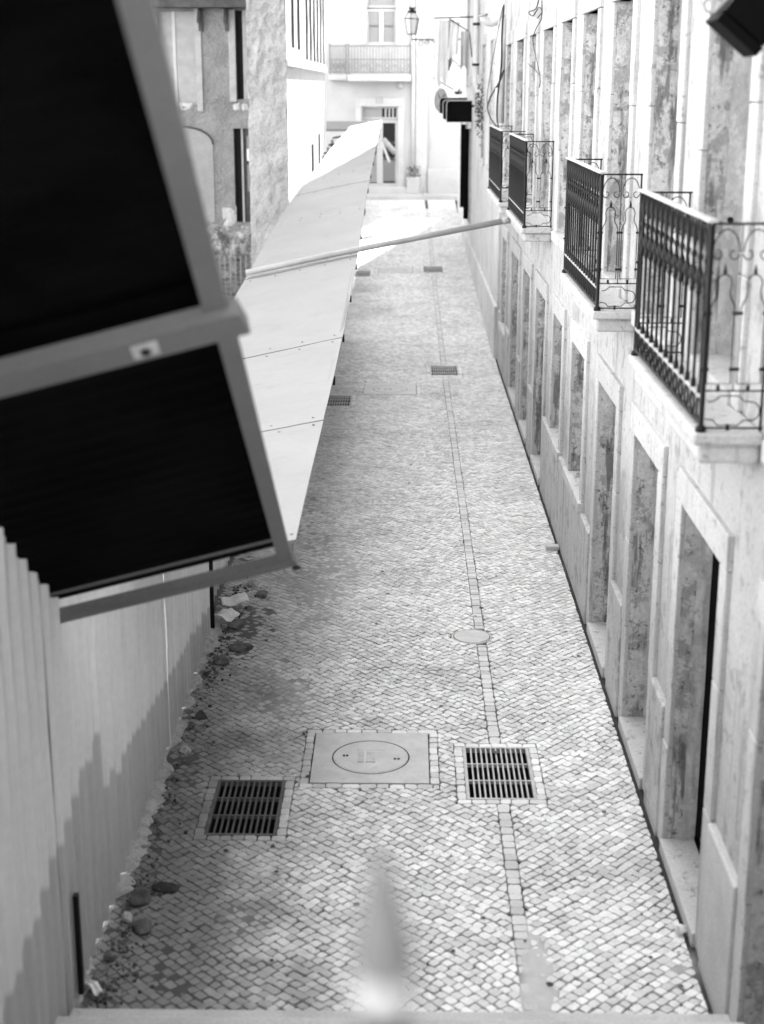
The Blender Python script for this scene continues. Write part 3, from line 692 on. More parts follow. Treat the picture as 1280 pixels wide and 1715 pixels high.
def e_balcony(x0, x1, yt, yb, ys, dep, nbar):
    a = PE(x0, ys, -dep); b = PE(x1, ys, -dep); s = PE(0, yb, -dep).z; t = PE(0, yt, -dep).z; s0 = PE(0, ys, -dep).z
    o = MB().box((a.x - .03, EY - dep - .04, s0), (b.x + .03, EY - .001, s - .01), .02).build('balcony', MT['trim_e'], bE); yy = EY - dep
    MB().box((a.x, yy - .02, t - .03), (b.x, yy + .02, t)).build('top_rail', MT['frame'], o); MB().box((a.x, yy - .012, s + .04), (b.x, yy + .012, s + .06)).build('lower_rail', MT['frame'], o)
    MB().box((a.x, yy - .012, s + .5 * (t - s)), (b.x, yy + .012, s + .5 * (t - s) + .02)).build('lower_rail', MT['frame'], o)
    for x in (a.x, b.x): MB().box((x - .02, yy - .02, s), (x + .02, yy + .02, t + .05)).build('post', MT['frame'], o)
    f = None
    for k in range(1, nbar):
        x = a.x + (b.x - a.x) * k / nbar
        if f is None: f = MB().tube([(x, yy, s + .04), (x, yy, t - .03)], .009, 6).build('baluster', MT['frame'], o); fx = x
        else: dup(f, (x - fx, 0, 0), o)
    m = MB()
    for k in range(4):                     # lozenge ornaments
        cx = a.x + (b.x - a.x) * (k + .5) / 4; cz = s + .3 * (t - s); w = (b.x - a.x) / 9
        for q in (.5, 1): m.tube([(cx - w * q, yy, cz), (cx, yy, cz + .2 * q), (cx + w * q, yy, cz), (cx, yy, cz - .2 * q)], .010, 5, closed=True)
    m.build('lozenge_ornament', MT['frame'], o)
e_balcony(584, 687, 76, 124, 136, .7, 20); e_balcony(553, 580, 76, 124, 134, .35, 7)
px0 = PE(697, 100).x; px1 = PE(716, 100).x
MB().box((px0, EY - .06, zE - .2), (px1, EY + .01, ZH - .01), .01).build('pilaster', MT['trim_e'], bE)
MB().box((-8.9, EY - .035, zE - .3), (px0 - .4, EY + .01, PE(0, 312).z), .02).build('plinth', MT['concrete'], bE); MB().box((px1 + .03, EY - .08, zE - .3), (5.9, EY + .05, PE(0, 282).z), .02).build('plinth', MT['pale'], bN)
pv = MB().box((-9, EY - .9, zE - .3), (7, EY - .001, zE + .10), .02).build('pavement', MT['concrete']); tag(pv, kind='structure')
def pipe(name, pts, r, mat, label, brk=(), parent=None):
    t = empty(name, pts[-1]); tag(t, label, 'pipe'); MB().tube(pts, r, 12).build('pipe', mat, t)
    for z in brk:
        k = max(range(len(pts) - 1), key=lambda i: -abs((pts[i][2] + pts[i + 1][2]) / 2 - z) if min(pts[i][2], pts[i + 1][2]) <= z <= max(pts[i][2], pts[i + 1][2]) else -9)
        f = (z - pts[k][2]) / (pts[k + 1][2] - pts[k][2]) if abs(pts[k + 1][2] - pts[k][2]) > 1e-6 else 0
        c = Vector(pts[k]).lerp(Vector(pts[k + 1]), f); MB().tube([c + Vector((0, 0, -.025)), c + Vector((0, 0, .025))], r + .012, 12).build('collar', MT['iron'] if name == 'drainpipe' else mat, t)
    return t
a = PE(692, 60); b_ = PE(692, 292)
pipe('downpipe', [(a.x, EY - .07, ZE - .1), (b_.x, EY - .07, b_.z)], .05, MT['plastic'], 'thin downpipe beside the pilaster of the end house', (5, 6.3))
a = PE(671, 143); t = empty('wall_lamp', (a.x, EY - .03, a.z - .1)); tag(t, 'small round bulkhead lamp under the end balcony', 'lamp')
MB().tube([(a.x + .1 * math.cos(2 * math.pi * k / 16), EY - .04, a.z + .1 * math.sin(2 * math.pi * k / 16)) for k in range(16)], .02, 6, closed=True).build('rim', MT['grate'], t)
mb = MB(); mb.grid(lambda u, v: (a.x + .09 * math.cos(u * 6.2832) * math.cos(v * 1.57), EY - .03 - .05 * math.sin(v * 1.57), a.z + .09 * math.sin(u * 6.2832) * math.cos(v * 1.57)), 14, 5); mb.build('diffuser', MT['lampglass'], t)
# potted plant at the foot of the downpipe
a = PE(692, 296); t = empty('potted_plant', (a.x, EY - .2, zE + .1)); tag(t, 'small dark plant in a box at the foot of the end downpipe', 'plant')
MB().box((a.x - .2, EY - .36, zE + .1), (a.x + .2, EY - .1, a.z), .02).build('planter', MT['pale'], t)
mb = MB()
for k in range(90):
    c = Vector((a.x + U(-.22, .22), EY - .23 + U(-.12, .12), a.z + U(0, .34))); d1 = Vector((U(-1, 1), U(-1, 1), U(-.4, 1))).normalized() * .06; d2 = d1.orthogonal().normalized() * .028
    mb.quad(c, c + d1 * .5 + d2, c + d1, c + d1 * .5 - d2)
mb.build('foliage', MT['leaf'], t)
# leaning board and tube before the door, thin wire
a, b_ = PE(642, 232), PE(662, 255)
tag(MB().tube([(a.x, EY - .5, a.z), (b_.x, EY - .45, b_.z)], .09, 12).build('roll', MT['cloth2'] if False else MT['greywood']), 'pale roll hanging slantwise in front of the end door', 'roll')
a, b_ = PE(640, 236), PE(653, 270)
tag(MB().obox(((a.x + b_.x) / 2, EY - .62, (a.z + b_.z) / 2), ((b_.x - a.x) / 2, 0, (b_.z - a.z) / 2), (.035, 0, .015), (0, .012, 0)).build('batten', MT['paintwhite']), 'white wooden batten slanting before the end door', 'batten')
a, b_ = onY(731, 185, 47.2), onY(708, 326, 47.2)
tag(MB().tube([(a.x, 47.2, a.z), (b_.x, 47.2, b_.z - .05)], .012, 6).build('stay_wire', MT['grate']), 'thin straight stay running down to the pavement at the street end', 'wire')
a, b_ = onY(553, 198, 44), onY(606, 226, 44)
t = empty('grey_awning', (a.x, 44, gz(44))); tag(t, 'plain grey sheet shelter half hidden behind the canopy end', 'shelter')
MB().obox(((a.x + b_.x) / 2 - .4, 44.5, (a.z + b_.z) / 2), (1.0, 0, 0), (0, .5, .1), (0, 0, .03)).build('roof_sheet', MT['frame'], t)
for dx in (-.9, .9): MB().box(((a.x + b_.x) / 2 - .4 + dx - .03, 44.4, gz(44) - .1), ((a.x + b_.x) / 2 - .4 + dx + .03, 44.46, (a.z + b_.z) / 2 - .02)).build('post', MT['frame'], t)

# ------------------------------------------------------------------ left-hand house
LX = -2.12; LY = 27.6; bL = empty('rough_house', (-3, 31, gz(31))); tag(bL, 'rough rendered house behind the hoarding with a broken end wall', 'building')
ZL = 11.0
def pier(u, v):
    x = -2.82 + u * .70; z = -.1 + v * (ZL + .1); e = .05 * fbm(x * 3, z * 3, 1) + (.06 * fbm(x * 7, z * 9, 4) if z > 4.3 else .02 * fbm(x * 9, z * 9, 4))
    return (x + .03 * fbm(z * 2.3, u * 3, 7) * (1 if u < .1 or u > .9 else 0), LY - e, z)
MB().grid(pier, 24, 200).build('end_pier', MT['rough'], bL)
MB().box((-2.8, LY + .07, -.1), (LX - .02, LY + 4, ZL)).build('pier_core', MT['rough'], bL)
slits = [(33.0 + k * 1.35, 33.0 + k * 1.35 + .5, 5.05, 7.3) for k in range(6)] + [(34.5, 35.1, 2.2, 3.25), (37.2, 37.8, 2.4, 3.4), (28.6, 29.4, 5.2, 8.0), (30.4, 31.0, 5.2, 8.0)]
mb = MB(); xs = LX
ys = sorted(set([LY + .03, 41] + [v for o in slits for v in o[:2]])); zs = sorted(set([-.1, ZL] + [v for o in slits for v in o[2:]]))
for i in range(len(ys) - 1):
    for j in range(len(zs) - 1):
        cy, cz = (ys[i] + ys[i + 1]) / 2, (zs[j] + zs[j + 1]) / 2
        if any(o[0] < cy < o[1] and o[2] < cz < o[3] for o in slits): continue
        mb.quad((xs, ys[i], zs[j]), (xs, ys[i + 1], zs[j]), (xs, ys[i + 1], zs[j + 1]), (xs, ys[i], zs[j + 1]))
for a, b_, c, d in slits:
    e = xs - .28
    mb.quad((xs, a, c), (e, a, c), (e, a, d), (xs, a, d)).quad((xs, b_, c), (xs, b_, d), (e, b_, d), (e, b_, c)).quad((xs, a, d), (e, a, d), (e, b_, d), (xs, b_, d)).quad((xs, a, c), (xs, b_, c), (e, b_, c), (e, a, c))
mb.build('street_wall', MT['white'], bL)
for a, b_, c, d in slits:
    w = MB().box((xs - .31, a + .001, c), (xs - .25, b_ - .001, d)).box((xs - .249, b_ - .05, c), (xs + .02, b_ - .002, d)).build('window', MT['wood'], bL)  # wood window, plus a dark lining that paints in the far reveal's shade
    MB().box((xs - .249, a + .08, c + .08), (xs - .24, b_ - .08, d - .08)).build('pane', MT['pane'], w)
MB().box((-12, 34.2, -.1), (LX - .40, 41, ZL)).build('body', MT['rough'], bL)
MB().box((LX, 41.0, -.1), (-12, 41.05, ZL)).build('far_wall', MT['white'], bL)
for y, x1 in ((32.2, .02),):
    MB().box((LX - .01, LY + .05, 4.85), (LX + .05, 40.9, 4.97), .01).build('string_course', MT['white'], bL)
zt = PE(0, 20).z
for k in range(6):                       # eave struts over the street
    y = 31.5 + k * 1.7; z = 6.9
    m = MB().obox((LX + .28, y, z + .22), (.28, 0, .0), (0, .045, 0), (0, 0, .05)); m.obox((LX + .22, y, z - .02), (.2, 0, .2), (0, .035, 0), (-.03, 0, .03))
    m.build('eave_strut', MT['wood'], bL)
MB().box((LX - .1, 29, 7.4), (LX + .14, 41.3, 7.5)).build('eave', MT['wood'], bL)
# rear wall of the yard, faces the viewer
RY = 31.6
def PR(x, y): return onY(x, y, RY)
def rr(x0, y0, x1, y1): a, b = PR(x0, y1), PR(x1, y0); return (a.x, b.x, a.z, b.z)
rops = [rr(268, 18, 326, 178), rr(397, 17, 440, 166), rr(395, 215, 440, 372)]
mb = MB(); wallE(mb, RY, -12, -2.81, -.1, ZL, rops); mb.build('yard_wall', MT['yard'], bL)
def bumpy(x0, x1, z0, z1, y, amp, mat, name, nx=40, nz=30):
    MB().grid(lambda u, v: (x0 + u * (x1 - x0), y - amp * (.6 + fbm((x0 + u * (x1 - x0)) * 4, (z0 + v * (z1 - z0)) * 4, 2)) * min(1, 6 * v * (1 - v) + .0, 6 * u * (1 - u) + .2) + .02, z0 + v * (z1 - z0)), nx, nz).build(name, mat, bL)
a = rr(366, 372, 424, 470); bumpy(a[0] - .6, a[1] + .1, a[2] - .4, a[3], RY, .14, MT['roughdark'], 'broken_masonry')
a = rops[0]; f = MB().box((a[0], RY + .15, a[2]), (a[1], RY + .19, a[3])).build('blind_window', MT['greywood'], bL)
MB().box((a[1], RY - .04, a[2] - .1), (a[1] + .12, RY + .02, a[3] + .1), .01).build('window_jamb', MT['greywood'], bL)
MB().box(((a[0] + a[1]) / 2 - .1, RY + .13, a[2]), ((a[0] + a[1]) / 2 - .04, RY + .152, a[3])).build('mullion', MT['paintwhite'], f)
a = rops[1]; MB().box((a[0], RY + .18, a[2]), (a[1], RY + .21, a[3])).build('window_back', MT['dark'], bL)
MB().box((a[0] + .14, RY + .05, a[2]), (a[1] + .2, RY + .10, a[3])).build('shutter_leaf', MT['greywood'], bL)
MB().box((a[0] - .14, RY - .04, a[2] - .05), (a[0], RY + .02, a[3] + .02), .01).build('window_jamb', MT['greywood'], bL)
a = rops[2]; MB().box((a[0], RY + .19, a[2]), (a[1], RY + .22, a[3])).build('doorway_back', MT['dark'], bL)
d_ = MB().box((a[0] + .15, RY + .04, a[2]), (a[0] + .19, RY + .12, a[3])).build('door_frame', MT['greywood'], bL)
d2 = MB().box((a[0] + .20, RY + .09, a[2]), (a[1] + .2, RY + .13, a[3])).build('yard_door', MT['wood'], bL)
for v0, v1, mk in ((.08, .30, 'wood'), (.33, .62, 'castpane'), (.66, .92, 'castpane')):
    MB().box((a[0] + .26, RY + .085, a[2] + v0 * (a[3] - a[2])), (a[1] + .1, RY + .0895, a[2] + v1 * (a[3] - a[2]))).build('pane', MT[mk], d2)
MB().obox((a[0] + .32, RY + .082, a[2] + .72 * (a[3] - a[2])), (.06, 0, 0), (0, .002, 0), (0, 0, .12)).build('notice', MT['paper'], d2)
a = rr(300, 212, 356, 372)       # blocked arch
K = 14; zc = a[3] - .35; cxm = (a[0] - .5 + a[1]) / 2; hw = a[1] - cxm
prof = [(a[1], a[2])] + [(cxm + hw * math.cos(math.pi * k / K), zc + .35 * math.sin(math.pi * k / K)) for k in range(K + 1)] + [(cxm - hw, a[2])]
mb = MB(); mb.v = [(x, RY - .02, z) for x, z in prof]; mb.f = [tuple(reversed(range(len(prof))))]; mb.sm = [False]; mb.build('blocked_arch', MT['yard2'], bL)
mb = MB().tube([(x, RY - .03, z) for x, z in prof[1:-1]], .018, 6); mb.build('arch_rim', MT['wood'], bL)
for x0, y0, x1, y1 in ((300, 172, 322, 186), (386, 170, 402, 186), (405, 172, 426, 186), (372, 345, 396, 382)):
    a = rr(x0, y0, x1, y1); bumpy(a[0], a[1], a[2], a[3], RY - .005, .05, MT['mortar'], 'plaster_patch', 8, 8)
a = rr(262, -4, 425, 14); MB().box((a[0] - 2, RY - .5, a[2]), (-2.83, RY - .02, a[3] + .12), .01).build('timber_beam', MT['wood'], bL)
MB().box((a[0] - 2, RY - .56, a[3] + .12), (-2.83, RY - .02, a[3] + .3), .01).build('eave_board', MT['greywood'], bL)
for x in (336, 380):
    a = PR(x, 30); m = MB().box((a.x - .035, RY - .09, a.z - .25), (a.x + .035, RY - .01, a.z + .22)); m.obox((a.x, RY - .2, a.z + .08), (.03, 0, 0), (0, .16, .16), (0, -.03, .03)); m.build('beam_bracket', MT['wood'], bL)
a = rr(376, 428, 424, 468)        # wire mesh panel leaning at the wall
t = empty('mesh_panel', (a[0], RY - .4, a[2])); tag(t, 'welded wire mesh panel standing against the broken masonry', 'mesh panel')
m = MB()
for k in range(9): z = a[2] - .3 + (a[3] - a[2] + .3) * k / 8; m.tube([(a[0] - .8, RY - .4, z), (a[1], RY - .4, z)], .012, 5)
m.build('horizontal_wires', MT['tube'], t); m = MB()
for k in range(14): x = a[0] - .8 + (a[1] - a[0] + .8) * k / 13; m.tube([(x, RY - .415, a[2] - .4), (x, RY - .415, a[3] + .05)], .012, 5)
m.build('vertical_wires', MT['tube'], t)

# ------------------------------------------------------------------ hoarding along the left: fence, canopy, near canopy
NX = -.53                                        # outer edge of the near canopy
A_ = onX(490, 935, NX); B_ = onX(265, 0, NX); vdir = (B_ - A_).normalized()
lb = onY(135, 1022, A_.y); tl = (A_.z - lb.z) / (A_.x - lb.x); udir = Vector((-1, 0, -tl)).normalized(); ndir = udir.cross(vdir).normalized()
if ndir.z < 0: ndir = -ndir
def near_z(x, y):                                # height of the near canopy plane
    s = (A_.y - y) / -vdir.y if True else 0
    return A_.z + (A_.y - y) / (-vdir.y) * vdir.z + (x - A_.x) * tl
fence = empty('hoarding_fence', (FX, 8, 0)); tag(fence, 'corrugated metal site fence along the left side of the street', 'fence')
def fmat():
    m = M('fence_paint', .68, .04, .7, .45, .06, 20, .002, spec=.4, grain=.04, streak=[(5, .25, .58, .8, .26, .35)])
    N, L = m.node_tree.nodes, m.node_tree.links; b = [n for n in N if n.type == 'BSDF_PRINCIPLED'][0]; src = b.inputs['Base Color'].links[0].from_socket
    g = N.new('ShaderNodeNewGeometry'); sp = N.new('ShaderNodeSeparateXYZ'); L.new(g.outputs['Position'], sp.inputs[0])
    # darker tone below a ragged line that steps from rib to rib
    def ma(op, a, bb, c=None):
        t = N.new('ShaderNodeMath'); t.operation = op
        for i, q in enumerate((a, bb) if c is None else (a, bb, c)):
            if isinstance(q, (int, float)): t.inputs[i].default_value = q
            else: L.new(q, t.inputs[i])
        return t.outputs[0]
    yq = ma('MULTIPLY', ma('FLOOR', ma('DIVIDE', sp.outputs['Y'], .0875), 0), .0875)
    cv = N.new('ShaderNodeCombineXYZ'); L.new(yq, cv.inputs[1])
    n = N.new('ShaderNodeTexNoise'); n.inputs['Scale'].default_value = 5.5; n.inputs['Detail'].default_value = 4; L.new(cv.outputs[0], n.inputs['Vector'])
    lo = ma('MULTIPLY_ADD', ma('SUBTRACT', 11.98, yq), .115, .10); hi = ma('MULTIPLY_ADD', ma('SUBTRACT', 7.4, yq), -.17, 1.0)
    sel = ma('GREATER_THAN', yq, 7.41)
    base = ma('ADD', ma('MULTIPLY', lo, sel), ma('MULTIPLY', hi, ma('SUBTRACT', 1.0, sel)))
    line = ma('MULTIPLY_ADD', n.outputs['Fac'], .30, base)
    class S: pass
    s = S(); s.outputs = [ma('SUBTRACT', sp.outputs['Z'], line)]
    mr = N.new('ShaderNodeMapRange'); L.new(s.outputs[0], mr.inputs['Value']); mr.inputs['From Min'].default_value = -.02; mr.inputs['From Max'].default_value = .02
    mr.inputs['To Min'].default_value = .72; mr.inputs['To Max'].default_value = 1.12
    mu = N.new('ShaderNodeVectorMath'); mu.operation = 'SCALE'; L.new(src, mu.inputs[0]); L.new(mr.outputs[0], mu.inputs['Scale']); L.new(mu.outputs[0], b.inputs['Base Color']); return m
MT['fence'] = fmat()
def corr(y):                                     # trapezoid profile, 0..1
    t = (y / .175) % 1
    return (sst(0, .12, t) - sst(.22, .34, t)) + .35 * (sst(.55, .6, t) - sst(.7, .75, t))
seams = [2.0, 3.05, 4.1, 5.15, 6.2, 7.3, 8.42, 9.65, 10.65, 11.98]
for k in range(len(seams) - 1):
    a, b_ = seams[k], seams[k + 1]; n = int((b_ - a) / .0169) ; xo = .006 * (k % 2)
    tops = lambda y: (near_z(FX, y) + .12) if y < A_.y + .05 else 2.3 if y < 7.6 else 1.9
    def fs(u, v):
        y = a + .004 + u * (b_ - a - .006); z0 = max(0, (Y0 - y)) / .30 * .163 + .02 + .01 * fbm(y * 4, 0, 0); zt = max(z0 + 1.2, min(tops(y), 5.6)); return (FX - .032 + .03 * corr(y) + xo + .007 * fbm(y * 2.5, v * 4, k, 3), y, z0 + (zt - z0) * v)
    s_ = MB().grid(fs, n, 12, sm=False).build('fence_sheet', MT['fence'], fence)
    MB().box((FX - .0445, b_ - .014, .05 + max(0, Y0 - b_) / .30 * .163), (FX - .034, b_ + .014, max(1.85, tops(b_) - .2))).build('seam_light_stop', MT['iron'], fence)  # thin dark strip added behind the seam to block light through the gap
    MB().box((FX - .11, b_ - .03, -.2), (FX - .045, b_ + .03, max(1.9, tops(b_) - .16))).build('fence_post', MT['frame'], fence)
MB().box((FX - .02, 11.985, .0), (FX + .022, 12.02, 2.0)).build('end_post', MT['iron'], fence)
MB().box((FX - .005, 6.60, .06), (FX + .020, 6.64, .62)).build('ground_stake', MT['iron'], fence)
fence2 = empty('far_fence', (FX - .08, 20, 0)); tag(fence2, 'far stretch of corrugated site fence beneath the long canopy', 'fence')
for k in range(12):
    a, b_ = 12.05 + k * 1.25, 12.05 + (k + 1) * 1.25; n = 74
    MB().grid(lambda u, v: (FX - .11 + .03 * corr(a + u * 1.25), a + u * 1.25, gz(a) - .02 + v * (1.9)), n, 1, sm=False).build('fence_sheet', MT['fence'], fence2)
# mortar skirt at the foot of the fence
def skirt(u, v):
    y = 6.45 + u * 6.2; q = .5 + .5 * fbm(y * 2.7, 0, 5, 4); br = sst(.25, .6, .5 + .8 * fbm(y * 1.3, 4, 1, 3)); w = (.02 + .15 * max(0, q) * br) * (1 if y > 7.15 else .35)
    ang = v * 1.57; return (FX - .03 + w * math.sin(ang) * (1 + .5 * fbm(y * 14, v * 4, 2)), y, .0 + (.012 + .10 * max(0, q - .15) * br) * math.cos(ang) * (1 + .3 * fbm(y * 11, v * 2, 8)))
MB().grid(skirt, 420, 8, sm=False).build('mortar_skirt', MT['mortar'], fence)
# long canopy
prof = [(7.9, 2.085), (9.2, 2.12), (12, 2.13), (14.9, 2.19), (19.2, 2.46), (23.8, 2.90), (28, 3.15), (33, 3.42), (39, 3.70)]
def ez(y):
    for (a, za), (b, zb) in zip(prof, prof[1:]):
        if y <= b: return za + (zb - za) * (y - a) / (b - a)
    return prof[-1][1]
def exl(y): return -1.0 - (y - 7.9) * .9 if y < 8.7 else -1.75 if y < 10.9 else -2.03 if y < 19 else (-2.03 + .16 * (y - 19) / 6 if y < 25 else -1.87 + .47 * (y - 25) / 14)
CS = .205
can = empty('long_canopy', (-1.3, 20, 0)); tag(can, 'long canopy of pale sheets running along the top of the hoarding', 'canopy')
sy = [7.9, 10.8, 14.25, 18.95, 22.6, 25.4, 27.3, 31, 35, 39]
for k in range(len(sy) - 1):
    a, b_ = sy[k] + .012, sy[k + 1] + (.02 if k not in (1,) else -.07); dz = .006 * (k % 2); ns = 8
    def top(u, v, t=0):
        y = a + v * (b_ - a); xl = exl(y); x = -.6 + u * (xl + .6); return (x, y, ez(y) + (x + .6) * CS + dz - t + .016 * fbm(x * 1.1, y * .6, 3) + .004 * fbm(x * 5, y * 4, 1))
    m = MB().grid(lambda u, v: top(u, v), ns, 10)
    m.grid(lambda u, v: top(1 - u, v, .02), ns, 10)
    for j in range(10):
        m.quad(top(0, j / 10), top(0, (j + 1) / 10), top(0, (j + 1) / 10, .02), top(0, j / 10, .02)); m.quad(top(1, j / 10), top(1, j / 10, .02), top(1, (j + 1) / 10, .02), top(1, (j + 1) / 10))
    for j in range(ns):
        m.quad(top(j / ns, 0), top(j / ns, 0, .02), top((j + 1) / ns, 0, .02), top((j + 1) / ns, 0)); m.quad(top(j / ns, 1), top((j + 1) / ns, 1), top((j + 1) / ns, 1, .02), top(j / ns, 1, .02))
    m.build('canopy_sheet', MT['canopy'], can)
    sc = MB()
    for j in range(5):
        for vv in (.04, .96):
            q = Vector(top(.06 + .22 * j, vv)); sc.tube([q, q + Vector((0, 0, .006))], .011, 6)
    sc.build('screw_heads', MT['frame'], can)['kind'] = 'stuff'
    # edge angle under the outer rim
    p0, p1 = Vector(top(0, 0, .045)), Vector(top(0, 1, .045)); dd = (p1 - p0)
    MB().obox((p0 + p1) / 2 + Vector((-.03, 0, 0)), dd / 2, (.012, 0, 0), (0, 0, .024)).build('edge_angle', MT['frame'], can)
for k in range(16):
    y = 12.6 + k * 2.0
    if y > 38.5: break
    e = Vector((-.66, y, ez(y) - .07)); w = Vector((FX - .1, y, ez(y) - .07 - .95 * CS)); lo = Vector((FX - .1, y, ez(y) - .9))
    m = MB().tube([e, w], .022, 6); m.tube([e + Vector((-.1, 0, 0)), lo], .020, 6); m.build('bracket', MT['iron'], can)
    MB().box((FX - .14, y - .03, gz(y) - .1), (FX - .08, y + .03, ez(y) - .3)).build('post', MT['frame'], can)
    if k % 1 == 0: MB().box((-.615, y - .03, ez(y) - .10), (-.595, y + .03, ez(y) - .03)).build('bolt_tab', MT['iron'], can)
# the tube laid across the street
a, b_, c = onY(410, 464, 19.0), onY(597, 425, 19.0), onY(852, 366, 19.0)
z1 = ez(19.05) + .045; p0 = Vector((-2.02, 19.05, z1 - 1.42 * CS + .02)); p1 = Vector((-.6, 19.03, z1)); p2 = Vector((1.30, 18.95, 2.90))
t = empty('scaffold_tube', p0); tag(t, 'long galvanised tube lying from the canopy across to the third balcony', 'tube')
dr = (p2 - p0).normalized(); pm = p0.lerp(p2, .5); MB().tube([p0, p0.lerp(p2, .33) + Vector((0, 0, .012)), pm + Vector((0, 0, .012)), p2], .038, 14).build('tube', MT['tube'], t)
MB().tube([p2 - dr * .09, p2 + dr * .012], .043, 14).build('end_collar', MT['tube'], t)

# near canopy: dark sheets on a grey frame, climbing with the steps; seen from below
nc = empty('near_canopy', A_); tag(nc, 'dark sheeted canopy with grey steel frame close by at the upper left', 'canopy')
def PN(u, v, w=0): return A_ + udir * u + vdir * v + ndir * w
vlen = (B_ - A_).length; vm = min((k / 200 for k in range(900)), key=lambda v: abs(proj(PN(0, v, -.03))[1] - 532))
def barN(name, u0, v0, u1, v1, wd, th, off, mat='frame'):
    a, b = PN(u0, v0, off), PN(u1, v1, off); d = (b - a) / 2; side = d.cross(ndir).normalized() * wd / 2
    mb = MB().obox((a + b) / 2, d, side, ndir * th / 2); return mb.build(name, MT[mat], nc)
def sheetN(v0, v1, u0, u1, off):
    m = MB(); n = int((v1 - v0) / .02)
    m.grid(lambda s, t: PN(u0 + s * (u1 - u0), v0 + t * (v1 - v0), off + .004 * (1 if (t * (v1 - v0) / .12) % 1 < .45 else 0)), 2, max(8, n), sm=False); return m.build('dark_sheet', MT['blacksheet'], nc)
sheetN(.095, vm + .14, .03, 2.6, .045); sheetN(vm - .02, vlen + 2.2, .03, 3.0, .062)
barN('bottom_bar', -.012, .03, 1.45, .03, .092, .05, -.012)
barN('edge_bar', .036, .03, .036, vm - .07, .066, .05, .0)
barN('middle_bar', -.03, vm, 3.0, vm, .145, .06, -.03)
barN('edge_bar', .05, vm + .075, .042, vlen + 2.2, .075, .06, .0)
barN('seam_rib', .05, .24, 2.2, .24, .012, .012, .034)
pb = onX(237, 563, -1.0); uc = None
best = min(((PN(u / 100, vm, -.06) - _C).normalized() - ray(237, 563).normalized()).length * 1000 + u * 0 for u in range(300)); uc = min(range(300), key=lambda u: ((PN(u / 100, vm, -.06) - _C).normalized() - ray(237, 563).normalized()).length) / 100
pltm = M('plate_zinc', .5, .1, 20, .5, 0)
mbp = MB().obox(PN(uc, vm, -.062), udir * .042, vdir * .042, ndir * .002); pp = mbp.build('bolt_plate', pltm, nc)
MB().tube([PN(uc, vm, -.062), PN(uc, vm, -.075)], .016, 8).build('bolt', MT['iron'], pp)
MB().tube([PN(-.01, .03, -.055), PN(-.01, .03, -.066)], .02, 8).build('end_bolt', MT['iron'], nc)
for v in (.3, 2.2, 4.2):
    q = PN(1.12, v, -.02); MB().box((FX - .09, q.y - .03, -.2), (FX - .03, q.y + .03, near_z(FX, q.y) - .05)).build('post', MT['frame'], nc)

# rubble by the fence
def lump(name, c, r, mat, seed, label=None):
    bm = bmesh.new(); bmesh.ops.create_icosphere(bm, subdivisions=2, radius=1); ps = [Vector((U(-1, 1), U(-1, 1), U(-.6, 1))).normalized() for _ in range(9)]; pd = [U(.55, .9) for _ in range(9)]
    for v in bm.verts:
        d = v.co.normalized(); k = min([1.0] + [h / max(.05, d.dot(p)) for p, h in zip(ps, pd) if d.dot(p) > .05]) * (1 + .12 * fbm(d.x * 3 + seed, d.y * 3, d.z * 3, 3)); v.co = Vector((d.x * r[0], d.y * r[1], d.z * r[2])) * k + Vector(c)
    o = MB().addbm(bm).build(name, mat)
    if label: tag(o, label, 'rubble', 'rubble lumps at the foot of the fence')
    return o
spots = [(-1.50, 7.62, .10, .13, .07, 'rubble', 'dark rubble lump touching the fence foot, nearer of the two broad lumps'), (-1.38, 7.74, .12, .09, .05, 'rubble', 'flat dark rubble slab lying farthest out from the near fence'),
         (-1.54, 7.40, .06, .07, .05, 'mortar', 'pale broken mortar lump just in front of the near dark rubble'), (-1.44, 7.30, .09, .10, .05, 'rubble', 'dark rubble lump right beside the pale mortar lump'),
         (-1.56, 7.02, .06, .06, .05, 'rubble', 'nearest dark rubble lump, close to the black stake'), (-1.53, 9.6, .07, .08, .05, 'mortar', 'pale lump halfway along the fence foot beyond the left grate'),
         (-1.50, 10.2, .09, .08, .05, 'rubble', 'lone dark lump halfway along the fence foot'), (-1.48, 11.3, .1, .12, .06, 'rubble', 'dark lump at the fence foot just before the fence end'),
         (-1.36, 11.6, .17, .14, .05, 'rubble', 'broad dark heap spilling onto the cobbles at the fence end'), (-1.45, 12.15, .12, .14, .06, 'rubble', 'dark lump under the bent pale sheet'),
         (-1.5, 12.6, .09, .09, .07, 'mortar', 'pale lump behind the bent sheet past the fence end'), (-1.3, 12.95, .12, .1, .05, 'rubble', 'dark flat lump past the pale sheets'), (-1.42, 13.25, .09, .09, .06, 'mortar', 'farthest pale lump beneath the canopy frame')]
for k, (x, y, a, b_, c, mk, lab) in enumerate(spots):
    lump('rubble_lump', (x, y, c * .35), (a * .72, b_ * .72, c * .8), MT[mk], k * 3.7, lab)
mb = MB()
for k in range(800):
    y = random.choice([U(6.5, 7.9), U(10.8, 13.2), U(6.5, 13.5)]); x = FX + .05 + abs(random.gauss(0, .10)); r = .003 + .013 * rnd() ** 2; bm = bmesh.new(); bmesh.ops.create_icosphere(bm, subdivisions=1, radius=r)
    for v in bm.verts: v.co = v.co * U(.7, 1.2) + Vector((x, y, .006))
    mb.addbm(bm)
tag(mb.build('gravel', MT['rubble']), 'loose chips of rubble strewn beside the fence', 'gravel', kind='stuff')
